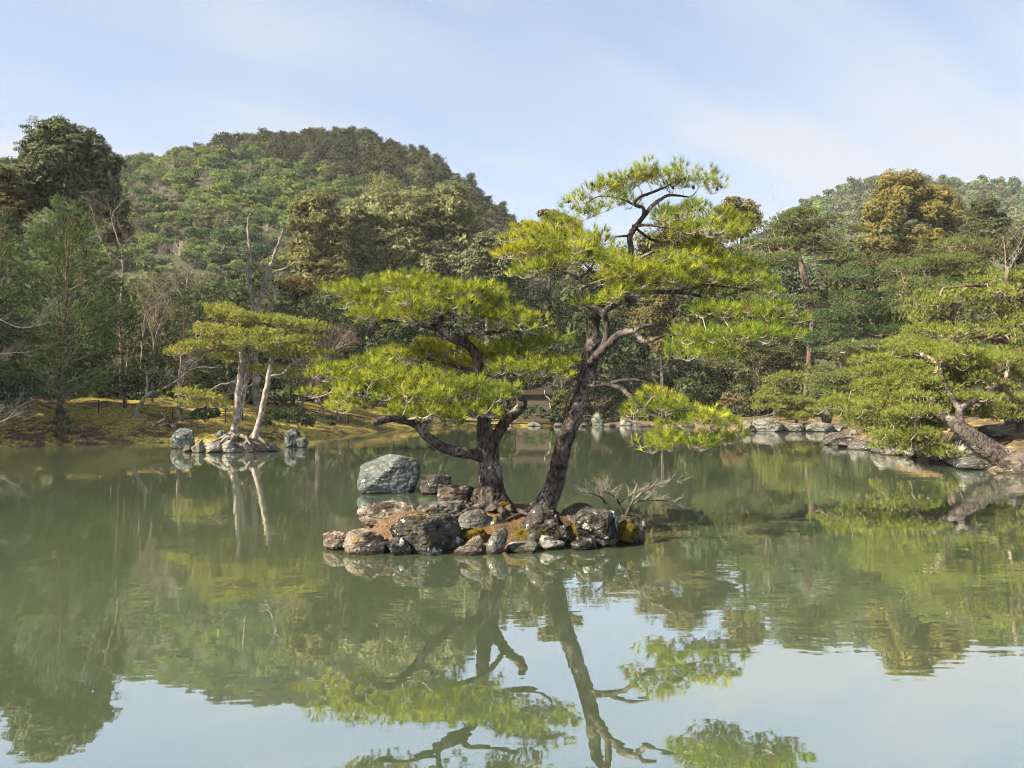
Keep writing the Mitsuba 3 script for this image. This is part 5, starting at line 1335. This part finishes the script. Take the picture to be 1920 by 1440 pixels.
q = [(1140, 722, 14.9, 0.045), (1155, 716, 14.85, 0.038), (1185, 712, 14.8, 0.032), (1214, 717, 14.8, 0.015)]
v, f = bark_tube(np.array([P(*a[:3]) for a in q]), np.array([a[3] for a in q]), 799, sides=18, depth=0.006, plate=(0.03, 0.08))
put("old_pine_001__dead_stub", v, f, "old_bark", smooth=True)

# cones on the tall pine's crown
rng = np.random.default_rng(5)
cone = trimesh.creation.icosphere(subdivisions=2)
cv = np.array(cone.vertices)
cv = cv * (1 + 0.16 * np.sign(np.sin(cv[:, 2:] * 14 + np.arctan2(cv[:, 1:2], cv[:, 0:1]) * 5))) * [0.024, 0.024, 0.034]
for n, (px, py) in enumerate(((1350, 348), (1338, 345), (1345, 355), (1262, 352), (1110, 345), (1178, 330), (1284, 336), (1066, 378), (1232, 318), (1060, 440), (1112, 445), (1300, 352), (1312, 392), (1352, 395))):
    p = P(px, py, 15.35)
    put("old_pine_001__cone" + (f"_{n:03d}" if n else ""), cv + p, np.array(cone.faces), "dark_wood")

# fallen needles and crumbs of bark lying on the island's ground
def fallen(key, source, n, cols, ln, w, zmin, seed):
    rng = np.random.default_rng(seed)
    v, f = meshkit.WRITTEN[scene[source]["filename"]][:2]
    a, b, c = v[f[:, 0]], v[f[:, 1]], v[f[:, 2]]
    nr = np.cross(b - a, c - a)
    area = np.linalg.norm(nr, axis=1) * ((a[:, 2] > zmin) + 1e-9)
    k = rng.choice(len(f), n, p=area / area.sum())
    u = rng.random((n, 2))
    u = np.where(u.sum(1, keepdims=True) > 1, 1 - u, u)
    p = a[k] + (b - a)[k] * u[:, :1] + (c - a)[k] * u[:, 1:]
    nn = unit(nr[k])
    nn = nn * np.sign(nn[:, 2:] + 1e-9)
    d = unit(np.cross(nn, rng.standard_normal((n, 3))) + 0.22 * nn * rng.random((n, 1)))
    s = unit(np.cross(d, nn))
    p = p + nn * 0.006
    le = ln * (0.5 + rng.random((n, 1)))
    vv = np.stack([p - s * w, p + s * w, p + d * le], 1).reshape(-1, 3)
    scene[key] = mikit.ply((vv, np.arange(3 * n).reshape(-1, 3)), "needle_material", color=np.repeat(tints(rng, n, cols[0], cols[1], 0.3), 3, axis=0))


fallen("fallen_needles", "island_ground", 16000, ((0.10, 0.055, 0.03), (0.34, 0.22, 0.14)), 0.10, 0.0035, 0.02, 88)
tag("fallen_needles", "brown and tan fallen pine needles strewn over the island's ground", "fallen needles", kind="stuff")

# bare shrub at the island's right tip
rng = np.random.default_rng(91)
mb = MB()
STEMS = [[(1143, 955, 14.5, 0.028), (1130, 936, 14.5, 0.022), (1118, 928, 14.4, 0.014), (1092, 922, 14.3, 0.006)], [(1130, 936, 14.5, 0.018), (1132, 918, 14.5, 0.015), (1128, 912, 14.5, 0.008)], [(1170, 966, 14.5, 0.026), (1160, 944, 14.45, 0.022), (1150, 930, 14.4, 0.015), (1130, 920, 14.3, 0.007)],
         [(1174, 966, 14.45, 0.030), (1182, 948, 14.4, 0.024), (1196, 930, 14.3, 0.018), (1220, 915, 14.2, 0.012), (1255, 905, 14.1, 0.007), (1278, 902, 14.0, 0.003)], [(1178, 960, 14.45, 0.024), (1192, 942, 14.5, 0.02), (1215, 938, 14.5, 0.014), (1255, 940, 14.5, 0.008), (1290, 952, 14.5, 0.003)], [(1160, 944, 14.45, 0.018), (1180, 930, 14.5, 0.014), (1200, 920, 14.6, 0.01), (1225, 925, 14.7, 0.005)]]
for n, q in enumerate(STEMS):
    c = curve(np.array([[*P(*a[:3]), a[3]] for a in q]), 18)
    v, f = tube(c[:, :3], np.maximum(c[:, 3], 0.003), 7)
    put("bare_shrub_stem" if False else "leafless_shrub__stem" + (f"_{n:03d}" if n else ""), v, f, "old_bark", smooth=True)
    for k in range(11):
        i = int(4 + 13 * (k + rng.random()) / 11)
        d = unit(unit(c[min(i + 1, 17), :3] - c[i - 1, :3]) + 0.8 * unit(rng.standard_normal(3)) * [1, 1, 0.6] + [0, 0, 0.25])
        ramify(rng, mb, c[i, :3], d, 0.24 * (0.6 + 0.6 * rng.random()), 0.0055, 2, (0.25, 0.225, 0.20), (2, 4), 0.55, 0.62, 0.2, 3, 4)
mb.build("leafless_shrub__twigs", "twig_material")
tag("leafless_shrub__twigs", kind="stuff")
tag("leafless_shrub", "silvery leafless shrub spreading flat branches from the island's right tip", "shrub")

# ================================================================ the air
scene["air"] = {"type": "homogeneous", "albedo": {"type": "rgb", "value": [0.88, 0.95, 0.99]}, "sigma_t": HAZE}
HAZE_ON = True
if HAZE_ON:
    scene["haze"] = {"type": "cube", "to_world": T().translate([0, 0, 100.5]).scale([1510, 1510, 104.5]), "bsdf": {"type": "null"}, "interior": {"type": "ref", "id": "air"}}
    tag("haze", kind="stuff")
    scene["camera"]["medium"] = {"type": "ref", "id": "air"}
